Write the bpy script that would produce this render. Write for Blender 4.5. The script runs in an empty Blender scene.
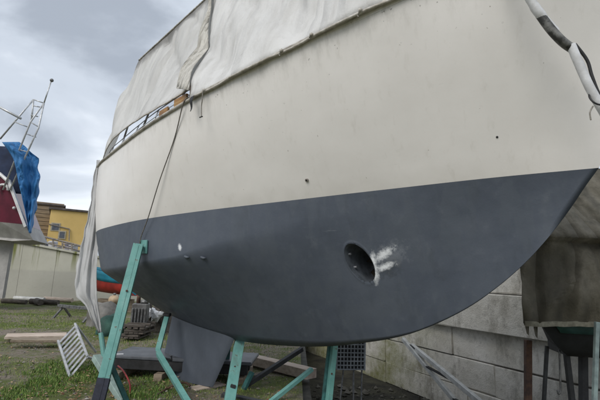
import bpy, bmesh, math, random
import numpy as np
from mathutils import Vector, Matrix, noise as mnoise

random.seed(7)
rng = np.random.default_rng(11)
scene = bpy.context.scene
col = scene.collection
R = math.radians

# ------------------------------------------------------------------ camera
EYE, PITCH, ROLL, FPX = 1.55, R(10.0), R(2.5), 435.0
cam_data = bpy.data.cameras.new('camera')
cam_data.sensor_width = 36.0
cam_data.lens = 36.0 * FPX / 600.0
cam_data.clip_start = 0.05
cam_data.clip_end = 2000.0
cam = bpy.data.objects.new('camera', cam_data)
col.objects.link(cam)
_f = Vector((0, math.cos(PITCH), math.sin(PITCH)))
_r = Vector((1, 0, 0))
_u = _r.cross(_f)
_r2 = _r * math.cos(ROLL) + _u * math.sin(ROLL)
_u2 = -_r * math.sin(ROLL) + _u * math.cos(ROLL)
m = Matrix((_r2, _u2, -_f)).transposed().to_4x4()
m.translation = Vector((0, 0, EYE))
cam.matrix_world = m
scene.camera = cam

# ------------------------------------------------------------------ overcast sky
SUN_EL, SUN_AZ = R(40), R(215)          # azimuth clockwise from +Y: behind the viewer, to the left
world = bpy.data.worlds.new('World')
scene.world = world
world.use_nodes = True
nt = world.node_tree
nt.nodes.clear()
wo = nt.nodes.new('ShaderNodeOutputWorld')
bg = nt.nodes.new('ShaderNodeBackground')
sky = nt.nodes.new('ShaderNodeTexSky')
sky.sky_type = 'NISHITA'
sky.sun_disc = False
sky.sun_elevation = SUN_EL
sky.sun_rotation = SUN_AZ
sky.air_density = 1.0
sky.dust_density = 2.0
tc = nt.nodes.new('ShaderNodeTexCoord')
mp = nt.nodes.new('ShaderNodeMapping')
mp.inputs['Scale'].default_value = (1.0, 1.0, 2.2)
mp.inputs['Location'].default_value = (0.35, 0.1, 0.42)
nz = nt.nodes.new('ShaderNodeTexNoise')
nz.inputs['Scale'].default_value = 2.4
nz.inputs['Detail'].default_value = 7
nz.inputs['Roughness'].default_value = 0.5
nz.inputs['Distortion'].default_value = 0.35
cr_ = nt.nodes.new('ShaderNodeValToRGB')
cr_.color_ramp.interpolation = 'EASE'
e = cr_.color_ramp.elements
e[0].position = 0.36; e[0].color = (2.9, 3.25, 3.8, 1)
e[1].position = 0.66; e[1].color = (7.2, 7.6, 8.15, 1)
k = cr_.color_ramp.elements.new(0.5); k.color = (4.5, 4.95, 5.6, 1)
mixw = nt.nodes.new('ShaderNodeMix')
mixw.data_type = 'RGBA'
mixw.inputs[0].default_value = 0.96
bg.inputs['Strength'].default_value = 0.095
nt.links.new(tc.outputs['Generated'], mp.inputs['Vector'])
nt.links.new(mp.outputs[0], nz.inputs['Vector'])
nt.links.new(nz.outputs['Fac'], cr_.inputs[0])
nt.links.new(sky.outputs[0], mixw.inputs[6])
nt.links.new(cr_.outputs[0], mixw.inputs[7])
nt.links.new(mixw.outputs[2], bg.inputs['Color'])
nt.links.new(bg.outputs[0], wo.inputs['Surface'])

sun_d = bpy.data.lights.new('sun', 'SUN')
sun_d.energy = 1.4
sun_d.angle = R(35)
sun_d.color = (1.0, 0.96, 0.9)
sun = bpy.data.objects.new('sun', sun_d)
col.objects.link(sun)
sdir = Vector((math.sin(SUN_AZ) * math.cos(SUN_EL), math.cos(SUN_AZ) * math.cos(SUN_EL), math.sin(SUN_EL)))
sun.rotation_euler = sdir.to_track_quat('Z', 'Y').to_euler()

scene.view_settings.view_transform = 'Standard'
scene.view_settings.look = 'None'
scene.view_settings.exposure = 0.65
scene.view_settings.gamma = 1.0
scene.view_settings.use_curve_mapping = False
scene.render.engine = 'CYCLES'

# ------------------------------------------------------------------ helpers
def at(u, v, Y):
    """a point of the yard that lies Y metres ahead of the viewer, seen in the direction (u, v)"""
    d = _f + _r2 * ((u - 300) / FPX) - _u2 * ((v - 200) / FPX)
    return Vector((0, 0, EYE)) + d * (Y / d.y)

def ground_at(u, v, z=0.0):
    d = _f + _r2 * ((u - 300) / FPX) - _u2 * ((v - 200) / FPX)
    return Vector((0, 0, EYE)) + d * ((z - EYE) / d.z)

class MB:
    """collects shapes into one mesh"""
    def __init__(self):
        self.v, self.f, self.mi = [], [], []
    def add(self, verts, faces, mi=0):
        o = len(self.v)
        self.v += [tuple(x) for x in verts]
        self.f += [tuple(i + o for i in f) for f in faces]
        self.mi += [mi] * len(faces)
        return self
    def box(self, c, s, rot=None, bevel=0.0):
        bm = bmesh.new()
        bmesh.ops.create_cube(bm, size=1)
        for v in bm.verts:
            v.co = Vector((v.co.x * s[0], v.co.y * s[1], v.co.z * s[2]))
        if bevel:
            bmesh.ops.bevel(bm, geom=bm.edges[:], offset=bevel, segments=1, affect='EDGES', profile=0.5)
        M = rot if rot is not None else Matrix.Identity(3)
        bm.verts.index_update()
        self.add([M @ v.co + Vector(c) for v in bm.verts], [[v.index for v in f.verts] for f in bm.faces])
        bm.free()
        return self
    def beam(self, a, b, w, h=None, up=(0, 0, 1), bevel=0.004):
        """bar from a to b, w wide and h deep"""
        h = h or w
        a, b = Vector(a), Vector(b)
        x = (b - a).normalized()
        up = Vector(up)
        if abs(x.dot(up.normalized())) > 0.98:
            up = Vector((0, 1, 0))
        y = up.cross(x).normalized()
        z = x.cross(y)
        M = Matrix((x, y, z)).transposed()
        return self.box((a + b) / 2, ((b - a).length, w, h), M, bevel)
    def tube(self, pts, r, n=10, cap=True):
        pts = [Vector(p) for p in pts]
        rs = r if isinstance(r, (list, tuple)) else [r] * len(pts)
        V, F = [], []
        ref = None
        for i, p in enumerate(pts):
            t = (pts[min(i + 1, len(pts) - 1)] - pts[max(i - 1, 0)]).normalized()
            if ref is None:
                ref = t.orthogonal().normalized()
            ref = (ref - t * ref.dot(t)).normalized()
            b = t.cross(ref)
            for j in range(n):
                a = 2 * math.pi * j / n
                V.append(p + (ref * math.cos(a) + b * math.sin(a)) * rs[i])
        for i in range(len(pts) - 1):
            for j in range(n):
                k = (j + 1) % n
                F.append((i * n + j, i * n + k, (i + 1) * n + k, (i + 1) * n + j))
        if cap:
            F.append(tuple(range(n))[::-1])
            F.append(tuple((len(pts) - 1) * n + j for j in range(n)))
        return self.add(V, F)
    def ball(self, c, r, sub=2, squash=(1, 1, 1)):
        bm = bmesh.new()
        bmesh.ops.create_icosphere(bm, subdivisions=sub, radius=1)
        bm.verts.index_update()
        self.add([Vector((v.co.x * r * squash[0], v.co.y * r * squash[1], v.co.z * r * squash[2])) + Vector(c) for v in bm.verts],
                 [[v.index for v in f.verts] for f in bm.faces])
        bm.free()
        return self
    def grid(self, rows, mi=0):
        n = len(rows[0])
        V = [p for r in rows for p in r]
        F = []
        for i in range(len(rows) - 1):
            for j in range(n - 1):
                F.append((i * n + j, i * n + j + 1, (i + 1) * n + j + 1, (i + 1) * n + j))
        return self.add(V, F, mi)
    def build(self, name, mat, parent=None, smooth=False, angle=None, world_space=False, thick=0.0):
        me = bpy.data.meshes.new(name)
        me.from_pydata([tuple(v) for v in self.v], [], self.f)
        me.update()
        for mm in (mat if isinstance(mat, (list, tuple)) else [mat]):
            me.materials.append(mm)
        if any(self.mi):
            me.polygons.foreach_set('material_index', self.mi)
        o = bpy.data.objects.new(name, me)
        col.objects.link(o)
        if smooth:
            me.polygons.foreach_set('use_smooth', [True] * len(me.polygons))
            if angle:
                me.set_sharp_from_angle(angle=R(angle))
        if parent is not None:
            o.parent = parent
            if world_space:
                o.matrix_parent_inverse = parent_matrix(parent).inverted()
        if thick:
            s = o.modifiers.new('thickness', 'SOLIDIFY')
            s.thickness = thick
            s.offset = 0
        return o

def parent_matrix(o):
    M = Matrix.LocRotScale(o.location, o.rotation_euler, o.scale)
    if o.parent:
        return parent_matrix(o.parent) @ o.matrix_parent_inverse @ M
    return M

def tag(o, label=None, cat=None, group=None, kind=None):
    if label: o['label'] = label
    if cat: o['category'] = cat
    if group: o['group'] = group
    if kind: o['kind'] = kind
    return o

def thing(name, label, cat, loc=(0, 0, 0), rot=(0, 0, 0), group=None):
    o = bpy.data.objects.new(name, None)
    col.objects.link(o)
    o.location = loc
    o.rotation_euler = rot
    return tag(o, label, cat, group)

def wbuild(mb, name, mat, parent, **kw):
    """build a mesh given in world coordinates as a part of parent, re-expressed in its frame"""
    inv = parent_matrix(parent).inverted()
    mb.v = [tuple(inv @ Vector(v)) for v in mb.v]
    return mb.build(name, mat, parent, **kw)

def smooth_curve(pts, n=8):
    """Catmull-Rom through pts"""
    pts = [Vector(p) for p in pts]
    out = []
    for i in range(len(pts) - 1):
        p0, p1, p2, p3 = pts[max(i - 1, 0)], pts[i], pts[i + 1], pts[min(i + 2, len(pts) - 1)]
        for k in range(n):
            t = k / n
            out.append(0.5 * ((2 * p1) + (p2 - p0) * t + (2 * p0 - 5 * p1 + 4 * p2 - p3) * t * t + (3 * p1 - p0 - 3 * p2 + p3) * t ** 3))
    out.append(pts[-1])
    return out

# ------------------------------------------------------------------ materials
class NT:
    def __init__(self, name):
        self.m = bpy.data.materials.new(name)
        self.m.use_nodes = True
        self.t = self.m.node_tree
        self.b = self.t.nodes['Principled BSDF']
        self.tc = self.t.nodes.new('ShaderNodeTexCoord')
    def n(self, typ, **inp):
        x = self.t.nodes.new(typ)
        for k, v in inp.items():
            x.inputs[k].default_value = v
        return x
    def l(self, a, b):
        self.t.links.new(a, b)
    def noise(self, scale, detail=5, rough=0.55, stretch=(1, 1, 1), coord='Object', loc=(0, 0, 0)):
        mp = self.n('ShaderNodeMapping')
        mp.inputs['Scale'].default_value = stretch
        mp.inputs['Location'].default_value = loc
        self.l(self.tc.outputs[coord], mp.inputs['Vector'])
        z = self.n('ShaderNodeTexNoise', Scale=scale, Detail=detail, Roughness=rough)
        self.l(mp.outputs[0], z.inputs['Vector'])
        return z.outputs['Fac']
    def ramp(self, fac, stops):
        r = self.n('ShaderNodeValToRGB')
        el = r.color_ramp.elements
        while len(el) < len(stops):
            el.new(0.5)
        for e_, (p, c) in zip(el, stops):
            e_.position = p
            e_.color = (c, c, c, 1) if isinstance(c, (int, float)) else (*c, 1)
        self.l(fac, r.inputs[0])
        return r.outputs[0]
    def mix(self, fac, a, b):
        x = self.t.nodes.new('ShaderNodeMix')
        x.data_type = 'RGBA'
        for s, v in ((0, fac), (6, a), (7, b)):
            if hasattr(v, 'is_output') or hasattr(v, 'links'):
                self.l(v, x.inputs[s])
            elif s == 0:
                x.inputs[0].default_value = v
            else:
                x.inputs[s].default_value = (*v, 1)
        return x.outputs[2]
    def math(self, op, a, b=None):
        x = self.t.nodes.new('ShaderNodeMath')
        x.operation = op
        for i, v in enumerate((a, b)):
            if v is None: continue
            if hasattr(v, 'links'): self.l(v, x.inputs[i])
            else: x.inputs[i].default_value = v
        return x.outputs[0]
    def pos(self, coord='Object'):
        s = self.t.nodes.new('ShaderNodeSeparateXYZ')
        self.l(self.tc.outputs[coord], s.inputs[0])
        return s.outputs
    def bump(self, h, strength=0.3, dist=0.01):
        b = self.n('ShaderNodeBump', Strength=strength, Distance=dist)
        self.l(h, b.inputs['Height'])
        self.l(b.outputs[0], self.b.inputs['Normal'])
        return b
    def col(self, c):
        if hasattr(c, 'links'): self.l(c, self.b.inputs['Base Color'])
        else: self.b.inputs['Base Color'].default_value = (*c, 1)
    def done(self, rough=0.6, metal=0.0, spec=0.5):
        if hasattr(rough, 'links'): self.l(rough, self.b.inputs['Roughness'])
        else: self.b.inputs['Roughness'].default_value = rough
        self.b.inputs['Metallic'].default_value = metal
        self.b.inputs['Specular IOR Level'].default_value = spec
        return self.m

def worn(name, c, c2=None, scale=6, rough=0.6, metal=0.0, lo=0.38, hi=0.68, bump=0.15, spec=0.4, stretch=(1, 1, 1), bd=0.004):
    x = NT(name)
    c2 = c2 or tuple(v * 0.6 for v in c)
    f = x.noise(scale, 8, 0.65, stretch)
    x.col(x.ramp(f, [(lo, c2), (hi, c)]))
    if bump: x.bump(x.noise(scale * 6, 4, 0.6, stretch), bump, bd)
    return x.done(rough, metal, spec)
# ------------------------------------------------------------------ the boat: lines
LW = 7.6
TH, TRIM = 2.40044, 0.05463
BOAT_LOC = (2.318, 3.107, 2.462)
def spl(xk, yk, x):
    xk = np.asarray(xk, float); yk = np.asarray(yk, float); x = np.asarray(x, float)
    mm = np.gradient(yk, xk)
    i = np.clip(np.searchsorted(xk, x) - 1, 0, len(xk) - 2)
    h = xk[i + 1] - xk[i]; t = (x - xk[i]) / h
    return (yk[i] * (2 * t**3 - 3 * t**2 + 1) + mm[i] * h * (t**3 - 2 * t**2 + t)
            + yk[i + 1] * (-2 * t**3 + 3 * t**2) + mm[i + 1] * h * (t**3 - t**2))
UK = [0, .08, .2, .35, .5, .65, .8, .92, 1.0]
BW = [0, .205, .435, .692, .936, 1.088, 1.061, .944, .89]
BS = [.03, .58, .924, 1.161, 1.285, 1.285, 1.096, .915, .855]
SK = [.10, .2, .3, .6, 1.0, 1.6, 2.4, 3.4, 4.6, 5.8, 6.8, 7.5]
KD = [0, .125, .261, .608, .94, 1.252, 1.445, 1.536, 1.505, 1.281, .994, .667]
S0 = 0.10
def stern(t): return np.sqrt(np.clip(1 - np.clip((t - .8) / .2, 0, 1)**2.2, 0, 1))
def paint_curve(t): return np.stack([S0 + (LW - S0) * t, spl(UK, BW, t) * stern(t), 0 * t], -1)
def sheer_curve(t):
    return np.stack([-.75 + (LW + 1.1) * t, spl(UK, BS, t) * stern(t), np.polyval([1.194, -.569, 1.221], t - .5) - .075 * np.clip((t - .48) / .2, 0, 1)**1.2], -1)
CK = [0, .12, .25, .38, .6, .85, 1.0]
CB = [0, .20, .46, .70, 1.03, .985, .86]
CH = [-.42, -.43, -.42, -.44, -.56, -.62, -.50]
def chine_curve(t):
    s = .45 + (LW - .38 - .45) * t
    return np.stack([s, spl(CK, CB, t) * stern(t), spl(CK, CH, t)], -1)
def keel_curve(t):
    s = .45 + (7.25 - .45) * t
    return np.stack([s, 0 * t, -np.maximum(spl(SK, KD, s), 0)], -1)
TS = np.concatenate([np.linspace(0, .8, 120), .8 + .2 * np.sin(np.linspace(0, math.pi / 2, 46))[1:]])
Kc, Cc, Pc, Sc = keel_curve(TS), chine_curve(TS), paint_curve(TS), sheer_curve(TS)
NB, NS = 26, 14
def bottom_rows():
    rows = []
    for i, t in enumerate(TS):
        K, C, P = Kc[i], Cc[i].copy(), Pc[i]
        if t < .001:      # stem: follow the profile
            s = np.linspace(Kc[0][0], S0, NB)
            d = -np.maximum(spl(SK, KD, s), 0)
            rows.append(np.stack([s, 0 * s, d], -1)); continue
        rr = .97 - .88 * np.clip((t - .18) / .38, 0, 1)**.8         # rounding of the chine, fading out aft
        A = C + (K - C) * rr * .85; B = C + (P - C) * rr * .85
        u = np.linspace(0, 1, NB)
        r = []
        n1 = int(NB * .38); n3 = int(NB * .34); n2 = NB - n1 - n3
        for q in np.linspace(0, 1, n1, endpoint=False): r.append(K + (A - K) * q)
        for q in np.linspace(0, 1, n2, endpoint=False): r.append((1 - q)**2 * A + 2 * q * (1 - q) * C + q * q * B)
        for q in np.linspace(0, 1, n3): r.append(B + (P - B) * q)
        r = np.array(r)
        # blend to the stem profile close to the bow so the forefoot stays on the profile line
        w = np.clip(1 - t / .05, 0, 1)**2
        st = rows[0] if rows else r
        r = r * (1 - w) + np.stack([st[:, 0] + (TS[i] * 6), r[:, 1], st[:, 2]], -1) * w * 0 + r * w
        rows.append(r)
    return np.array(rows)
def side_rows():
    rows = []
    for i, t in enumerate(TS):
        P, S = Pc[i], Sc[i]
        q = np.linspace(0, 1, NS)[:, None]
        r = P + (S - P) * q
        r[:, 1] += (.05 * np.sin(math.pi * q[:, 0]) * (1 - .6 * t)) * np.clip(t * 8, 0, 1) * np.clip((1 - t) * 12, 0, 1)
        rows.append(r)
    return np.array(rows)
BR, SR = bottom_rows(), side_rows()
MIR = np.array([1, -1, 1])

boat = thing('sailing_boat', 'large cream yacht with grey antifouled bottom, propped up in the middle of the yard',
             'boat', BOAT_LOC, (0, TRIM, TH))
boatM = parent_matrix(boat)
def bw_(s, y, z): return boatM @ Vector((s, y, z))
# ------------------------------------------------------------------ ground
PIT_X, PIT_Y, PIT_Z = 0.15, 5.75, -1.1
def mat_ground():
    x = NT('yard_ground')
    big = x.noise(0.55, 6, 0.6)
    med = x.noise(3.2, 8, 0.7)
    fine = x.noise(28, 6, 0.75)
    soil = x.ramp(fine, [(0.3, (.1, .082, .064)), (0.55, (.21, .18, .145)), (0.75, (.34, .3, .25))])
    green = x.ramp(fine, [(0.3, (.055, .068, .022)), (0.6, (.12, .145, .045)), (0.8, (.21, .21, .09))])
    gm = x.ramp(x.math('ADD', x.math('MULTIPLY', big, .55), x.math('MULTIPLY', med, .45)), [(0.45, 0.0), (0.55, 1.0)])
    x.col(x.mix(gm, soil, green))
    x.bump(x.math('ADD', fine, x.math('MULTIPLY', med, 2.0)), 0.7, 0.03)
    return x.done(0.95, 0, 0.2)
M_GROUND = mat_ground()
def hgt(X, Y):
    v = Vector((X * .6, Y * .6, 0))
    return .05 * (mnoise.noise(v) + .5 * mnoise.noise(v * 3.1)) * min(1.0, max(0.0, (abs(X - PIT_X) if Y > PIT_Y - .3 else PIT_Y - Y) * 1.2)) 
mb = MB()
xs = [-260, -90, -40, -24] + list(np.linspace(-18, PIT_X, 92))
ys = [-80, -20, -5] + list(np.linspace(0, 5.75, 30)) + list(np.linspace(5.95, 24, 90)) + [30, 45, 90, 300, 600]
mb.grid([[(X, Y, hgt(X, Y)) for X in xs] for Y in ys])
xs2 = list(np.linspace(PIT_X, 8, 24)) + [30, 100, 400]
ys2 = [-80, -20, -5] + list(np.linspace(0, PIT_Y, 14))
mb.grid([[(X, Y, hgt(X, Y)) for X in xs2] for Y in ys2])
ground = mb.build('ground', M_GROUND, smooth=True)
tag(ground, 'patchy grass and bare gravelly soil of the boatyard', kind='structure')

M_DARKSOIL = worn('dark_dock_floor', (.06, .056, .036), (.016, .015, .011), 2.2, .95, bump=.9, bd=.06)  # dark mottled soil tone over the whole floor
mb = MB()
mb.grid([[(X, Y, PIT_Z + .04 * mnoise.noise(Vector((X, Y, 3)))) for X in np.linspace(PIT_X, 60, 60)] for Y in np.linspace(PIT_Y, 80, 70)])
tag(mb.build('sunken_dock_floor', M_DARKSOIL, smooth=True), 'dark sunken ground below the block wall', kind='structure')
mb = MB()
mb.box((PIT_X + .06, 43, (PIT_Z - .015) / 2 - .05), (.12, 74.5, -PIT_Z))
mb.box((30.15, PIT_Y + .06, (PIT_Z - .015) / 2 - .05), (59.9, .12, -PIT_Z))
M_CONC_DARK = worn('dark_concrete', (.07, .065, .055), (.025, .025, .02), 4, .9, bump=.3)  # dark mottled concrete tone
tag(mb.build('dock_edge', M_CONC_DARK), 'low concrete edge where the ground drops', kind='structure')

# ------------------------------------------------------------------ the boat: materials
def mat_topsides():
    x = NT('cream_topsides')
    p = x.pos()
    n1 = x.noise(1.1, 6, .6)
    n2 = x.noise(2.2, 7, .65, (6, 6, .35))        # runs down the side
    base = x.ramp(n1, [(.3, (.70, .675, .642)), (.62, (.785, .76, .73))])
    run = x.ramp(n2, [(.57, 0.0), (.8, .45)])
    c = x.mix(run, base, (.54, .51, .46))
    sp = x.noise(34, 2, .5)                        # specks of dirt
    c = x.mix(x.ramp(sp, [(.765, 0.0), (.785, .6)]), c, (.2, .17, .13))
    low = x.ramp(p[2], [(0.0, .5), (.16, 0.0)])
    c = x.mix(x.math('MULTIPLY', low, x.noise(5, 5, .6)), c, (.45, .42, .37))
    # grime washed down from under the cover hem
    t = x.math('DIVIDE', x.math('ADD', p[0], .75), LW + 1.1)
    tm = x.math('SUBTRACT', t, .5)
    sh = x.math('ADD', x.math('MULTIPLY', x.math('MULTIPLY', tm, tm), 1.194), x.math('SUBTRACT', 1.221, x.math('MULTIPLY', tm, .569)))
    dd = x.math('SUBTRACT', sh, p[2])
    hemg = x.math('MULTIPLY', x.ramp(dd, [(.03, .4), (.35, 0.0)]), x.ramp(x.noise(5, 7, .7, (2.5, 2.5, .5)), [(.46, 0.0), (.66, 1.0)]))
    c = x.mix(hemg, c, (.33, .31, .27))
    c = x.mix(x.math('MULTIPLY', x.ramp(dd, [(.05, 1.0), (.6, 0.0)]), x.ramp(x.noise(19, 2, .5), [(.72, 0.0), (.74, .7)])), c, (.2, .19, .165))
    # long pale scuffs along the side
    sc = x.ramp(x.noise(9, 6, .75, (.25, .25, 3.5), loc=(4, 2, 1)), [(.66, 0.0), (.72, .3)])
    c = x.mix(sc, c, (.5, .485, .45))
    x.col(c)
    x.bump(x.math('ADD', x.noise(1.6, 2, .4), x.math('MULTIPLY', x.noise(60, 3, .6), .04)), .3, .03)
    return x.done(x.ramp(n1, [(.3, .42), (.7, .28)]), 0, .45)

TUN = (2.06, -.643)
def mat_antifoul():
    x = NT('grey_antifouling')
    p = x.pos()
    n1 = x.noise(.9, 7, .62)
    n2 = x.noise(7, 7, .7)
    c = x.ramp(n1, [(.28, (.055, .066, .087)), (.5, (.07, .083, .107)), (.72, (.092, .106, .131))])
    # roller laps: upright bands and blocky patches of a second coat
    roll = x.noise(2.6, 5, .55, (2.2, 2.2, .45), loc=(1, 3, 2))
    c = x.mix(x.ramp(roll, [(.5, 0.0), (.56, .3)]), c, (.09, .104, .122))
    c = x.mix(x.ramp(x.noise(4.2, 6, .6, (1.4, 1.4, .35), loc=(6, 1, 8)), [(.55, 0.0), (.66, .3)]), c, (.05, .059, .072))
    c = x.mix(x.ramp(n2, [(.58, 0.0), (.8, .45)]), c, (.13, .145, .165))
    c = x.mix(x.ramp(x.noise(22, 8, .8, loc=(2, 9, 4)), [(.62, 0.0), (.72, .4)]), c, (.13, .14, .15))
    # scrapes
    scr = x.ramp(x.noise(11, 5, .75, (.22, .22, 3.2), loc=(2, 2, 5)), [(.68, 0.0), (.72, .4)])
    c = x.mix(scr, c, (.17, .185, .205))
    # pale filler smeared just forward of the thruster tunnel, a speck of it farther aft
    ragged = x.noise(24, 9, .78)
    powder = x.ramp(x.noise(55, 6, .8), [(.3, .7), (.5, 1.0)])
    def smear(c, s0, z0, ln, wd, ang, amt, k=1.0, colr=(.72, .74, .76)):
        ca, sa = math.cos(R(ang)), math.sin(R(ang))
        ds, dz = x.math('SUBTRACT', p[0], s0), x.math('SUBTRACT', p[2], z0)
        a_ = x.math('DIVIDE', x.math('ADD', x.math('MULTIPLY', ds, ca), x.math('MULTIPLY', dz, sa)), ln)
        b_ = x.math('DIVIDE', x.math('SUBTRACT', x.math('MULTIPLY', dz, ca), x.math('MULTIPLY', ds, sa)), wd)
        d = x.math('SQRT', x.math('ADD', x.math('MULTIPLY', a_, a_), x.math('MULTIPLY', b_, b_)))
        d = x.math('ADD', d, x.math('MULTIPLY', x.math('SUBTRACT', ragged, .5), k * 2.4))
        return x.mix(x.math('MULTIPLY', x.ramp(d, [(.25, amt), (1.0, 0.0)]), powder), c, colr)
    c = smear(c, 1.80, -.70, .16, .10, -20, .8, 1.2, (.035, .042, .052))
    c = smear(c, 1.78, -.60, .22, .13, -25, .1, 1.5)
    c = smear(c, 1.815, -.575, .15, .045, -30, 1.0)
    c = smear(c, 1.835, -.685, .13, .038, -16, 1.0)
    c = smear(c, 1.935, -.745, .12, .04, 100, 1.0, .8)
    c = smear(c, 1.93, -.63, .10, .03, 100, 1.0, .8)
    c = smear(c, 4.165, -.40, .05, .035, 70, .9, .9)
    x.col(c)
    h = x.math('ADD', x.noise(1.5, 3, .5), x.math('ADD', x.math('MULTIPLY', n2, .16), x.math('MULTIPLY', x.noise(70, 4, .7), .05)))
    x.bump(h, .4, .03)
    return x.done(x.ramp(n2, [(.3, .38), (.7, .62)]), 0, .42)
M_TOP, M_BOT = mat_topsides(), mat_antifoul()

# ------------------------------------------------------------------ the boat: hull
mb = MB(); mb.grid(SR[:, :, :]); mb.grid(SR[::-1] * MIR)
tops = mb.build('topsides', M_TOP, boat, smooth=True)
tops['label'] = 'cream painted topsides'

mb = MB(); mb.grid(BR); mb.grid(BR[::-1] * MIR)
bott = mb.build('bottom_plating', M_BOT, boat, smooth=True)
bott['label'] = 'dark grey antifouled bottom'
# cut the thruster tunnel through both sides
TA, TB, TSH = .124, .180, .20
def tun_d(co):
    dz = co.z - TUN[1]
    ds = co.x - TUN[0] - TSH * dz
    return math.hypot(ds / TA, dz / TB), ds, dz
bm = bmesh.new(); bm.from_mesh(bott.data)
bmesh.ops.remove_doubles(bm, verts=bm.verts[:], dist=1e-5)
for rad in (2.4, 1.7, 1.35):
    ed = [e_ for e_ in bm.edges if min(tun_d(v.co)[0] for v in e_.verts) < rad]
    bmesh.ops.subdivide_edges(bm, edges=ed, cuts=1, use_grid_fill=True)
kill = [f for f in bm.faces if tun_d(f.calc_center_median())[0] < 1.0]
rim = set()
bmesh.ops.delete(bm, geom=kill, context='FACES')
for e_ in bm.edges:
    if e_.is_boundary:
        for v in e_.verts:
            d, ds, dz = tun_d(v.co)
            if d < 1.35: rim.add(v)
for v in rim:
    d, ds, dz = tun_d(v.co)
    ds, dz = ds / d, dz / d
    v.co.x = TUN[0] + ds + TSH * dz
    v.co.z = TUN[1] + dz
for v in bm.verts:       # a soft lip round the opening
    d, ds, dz = tun_d(v.co)
    if d < 1.16 and v not in rim: v.co.y += (.012 if v.co.y > 0 else -.012) * (1.16 - d) / .16
bmesh.ops.recalc_face_normals(bm, faces=bm.faces[:])
bm.to_mesh(bott.data); bm.free()
bott.data.polygons.foreach_set('use_smooth', [True] * len(bott.data.polygons))
from mathutils.bvhtree import BVHTree
bvh = BVHTree.FromPolygons([v.co for v in bott.data.vertices], [p_.vertices for p_ in bott.data.polygons])
side_bvh = BVHTree.FromPolygons([v.co for v in tops.data.vertices], [p_.vertices for p_ in tops.data.polygons])
def on_hull(s, z, tree=None):
    h = (tree or bvh).ray_cast(Vector((s, 3, z)), Vector((0, -1, 0)))
    return h[0], h[1]

# tunnel wall, running across the boat; its ends meet the plating
def edge_y(s, z, sgn=1):
    h = bvh.ray_cast(Vector((s, 3 * sgn, z)), Vector((0, -sgn, 0)))
    return h[0].y if h[0] else None
mb = MB()
N = 40
ringA, ringB = [], []
for j in range(N):
    a = 2 * math.pi * j / N
    dz = TB * math.sin(a); ds = TA * math.cos(a)
    s, z = TUN[0] + ds + TSH * dz, TUN[1] + dz
    so, zo = TUN[0] + (ds + TSH * dz) * 1.06, TUN[1] + dz * 1.06
    y = edge_y(so, zo) or .33
    ringA.append((s, y + .004, z)); ringB.append((s, -y - .004, z))
rows = []
for q in (0, .06, .2, .5, .8, .94, 1):
    rows.append([tuple(Vector(a) * (1 - q) + Vector(b) * q) for a, b in zip(ringA + ringA[:1], ringB + ringB[:1])])
mb.grid(rows)
M_TUN = worn('tunnel_dark_paint', (.12, .135, .155), (.05, .058, .068), 9, .6, bump=.3)
tun = mb.build('thruster_tunnel', M_TUN, boat, smooth=True)
tun['label'] = 'dark oval bow thruster tunnel'
M_BRONZE = worn('dull_bronze', (.12, .1, .07), (.04, .04, .035), 8, .45, .6)
mb = MB()
c0 = Vector((TUN[0], 0.0, TUN[1]))
mb.tube([c0 + Vector((0, .07, 0)), c0 + Vector((0, .05, 0)), c0 - Vector((0, .05, 0))], [.015, .035, .035], 12)
for k in range(4):
    a = R(35 + 90 * k)
    d = Vector((math.cos(a), 0, math.sin(a))); w = Vector((-math.sin(a), 0, math.cos(a)))
    pts = [c0 + d * r + w * o + Vector((0, y, 0)) for r, o, y in ((.03, -.015, .02), (.12, -.045, .035), (.12, .045, -.015), (.03, .015, -.01))]
    mb.add(pts + [p_ + Vector((0, -.006, 0)) for p_ in pts], [(0, 1, 2, 3), (7, 6, 5, 4), (0, 4, 5, 1), (1, 5, 6, 2), (2, 6, 7, 3), (3, 7, 4, 0)])
mb.build('propeller', M_BRONZE, tun)
M_ANODE = worn('zinc_bolt', (.5, .52, .55), (.25, .26, .28), 20, .45, .7)
for dz, off in ((.09, .07), (-.035, .085)):
    s = TUN[0] + TA * .86 * math.sqrt(1 - (dz / TB)**2) + TSH * dz
    y = edge_y(TUN[0] + TA * 1.15 + TSH * dz, TUN[1] + dz) or .4
    MB().tube([(s + .03, y - off, TUN[1] + dz), (s - .012, y - off, TUN[1] + dz)], [.013, .011], 8).build('bolt', M_ANODE, tun)

# deck and keel
mb = MB()
mb.grid([[(p_[0], p_[1] * f_ * .985, p_[2] - .05 + .04 * (1 - f_ * f_)) for f_ in np.linspace(-1, 1, 9)] for p_ in Sc[::3]] + [[(Sc[-1][0], Sc[-1][1] * f_, Sc[-1][2] - .05) for f_ in np.linspace(-1, 1, 9)]])
M_DECK = worn('deck_grey', (.42, .41, .37), (.25, .24, .21), 5, .8)
mb.build('deck', M_DECK, boat, smooth=True)
mb = MB()
rows = []
NZ = 10
for i in range(NZ + 1):
    q = i / NZ
    z = -1.05 + (-2.165 + 1.05) * q
    q2 = np.clip((z + 1.51) / (-2.165 + 1.51), -.7, 1)
    s0 = 4.28 + (4.70 - 4.28) * q2
    s1 = 5.86 + (6.04 - 5.86) * q2
    ring = []
    for j in range(28):
        a = 2 * math.pi * j / 28
        cx = .5 - .5 * math.cos(a)
        th = .085 * (1 - .25 * q) * math.sin(a) * (1.1 - .55 * cx) * (1 if True else 0)
        ring.append((s0 + (s1 - s0) * cx, th, z))
    rows.append(ring + ring[:1])
mb.grid(rows)
o = len(mb.v); mb.add(rows[-1][:-1], [tuple(range(28))[::-1]])
M_KEEL = worn('keel_grey', (.095, .11, .136), (.07, .081, .1), 3, .65, bump=.35, bd=.008, stretch=(1, 1, .5))
mb.build('keel', M_KEEL, boat, smooth=True, angle=40)['label'] = 'grey fin keel'

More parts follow.
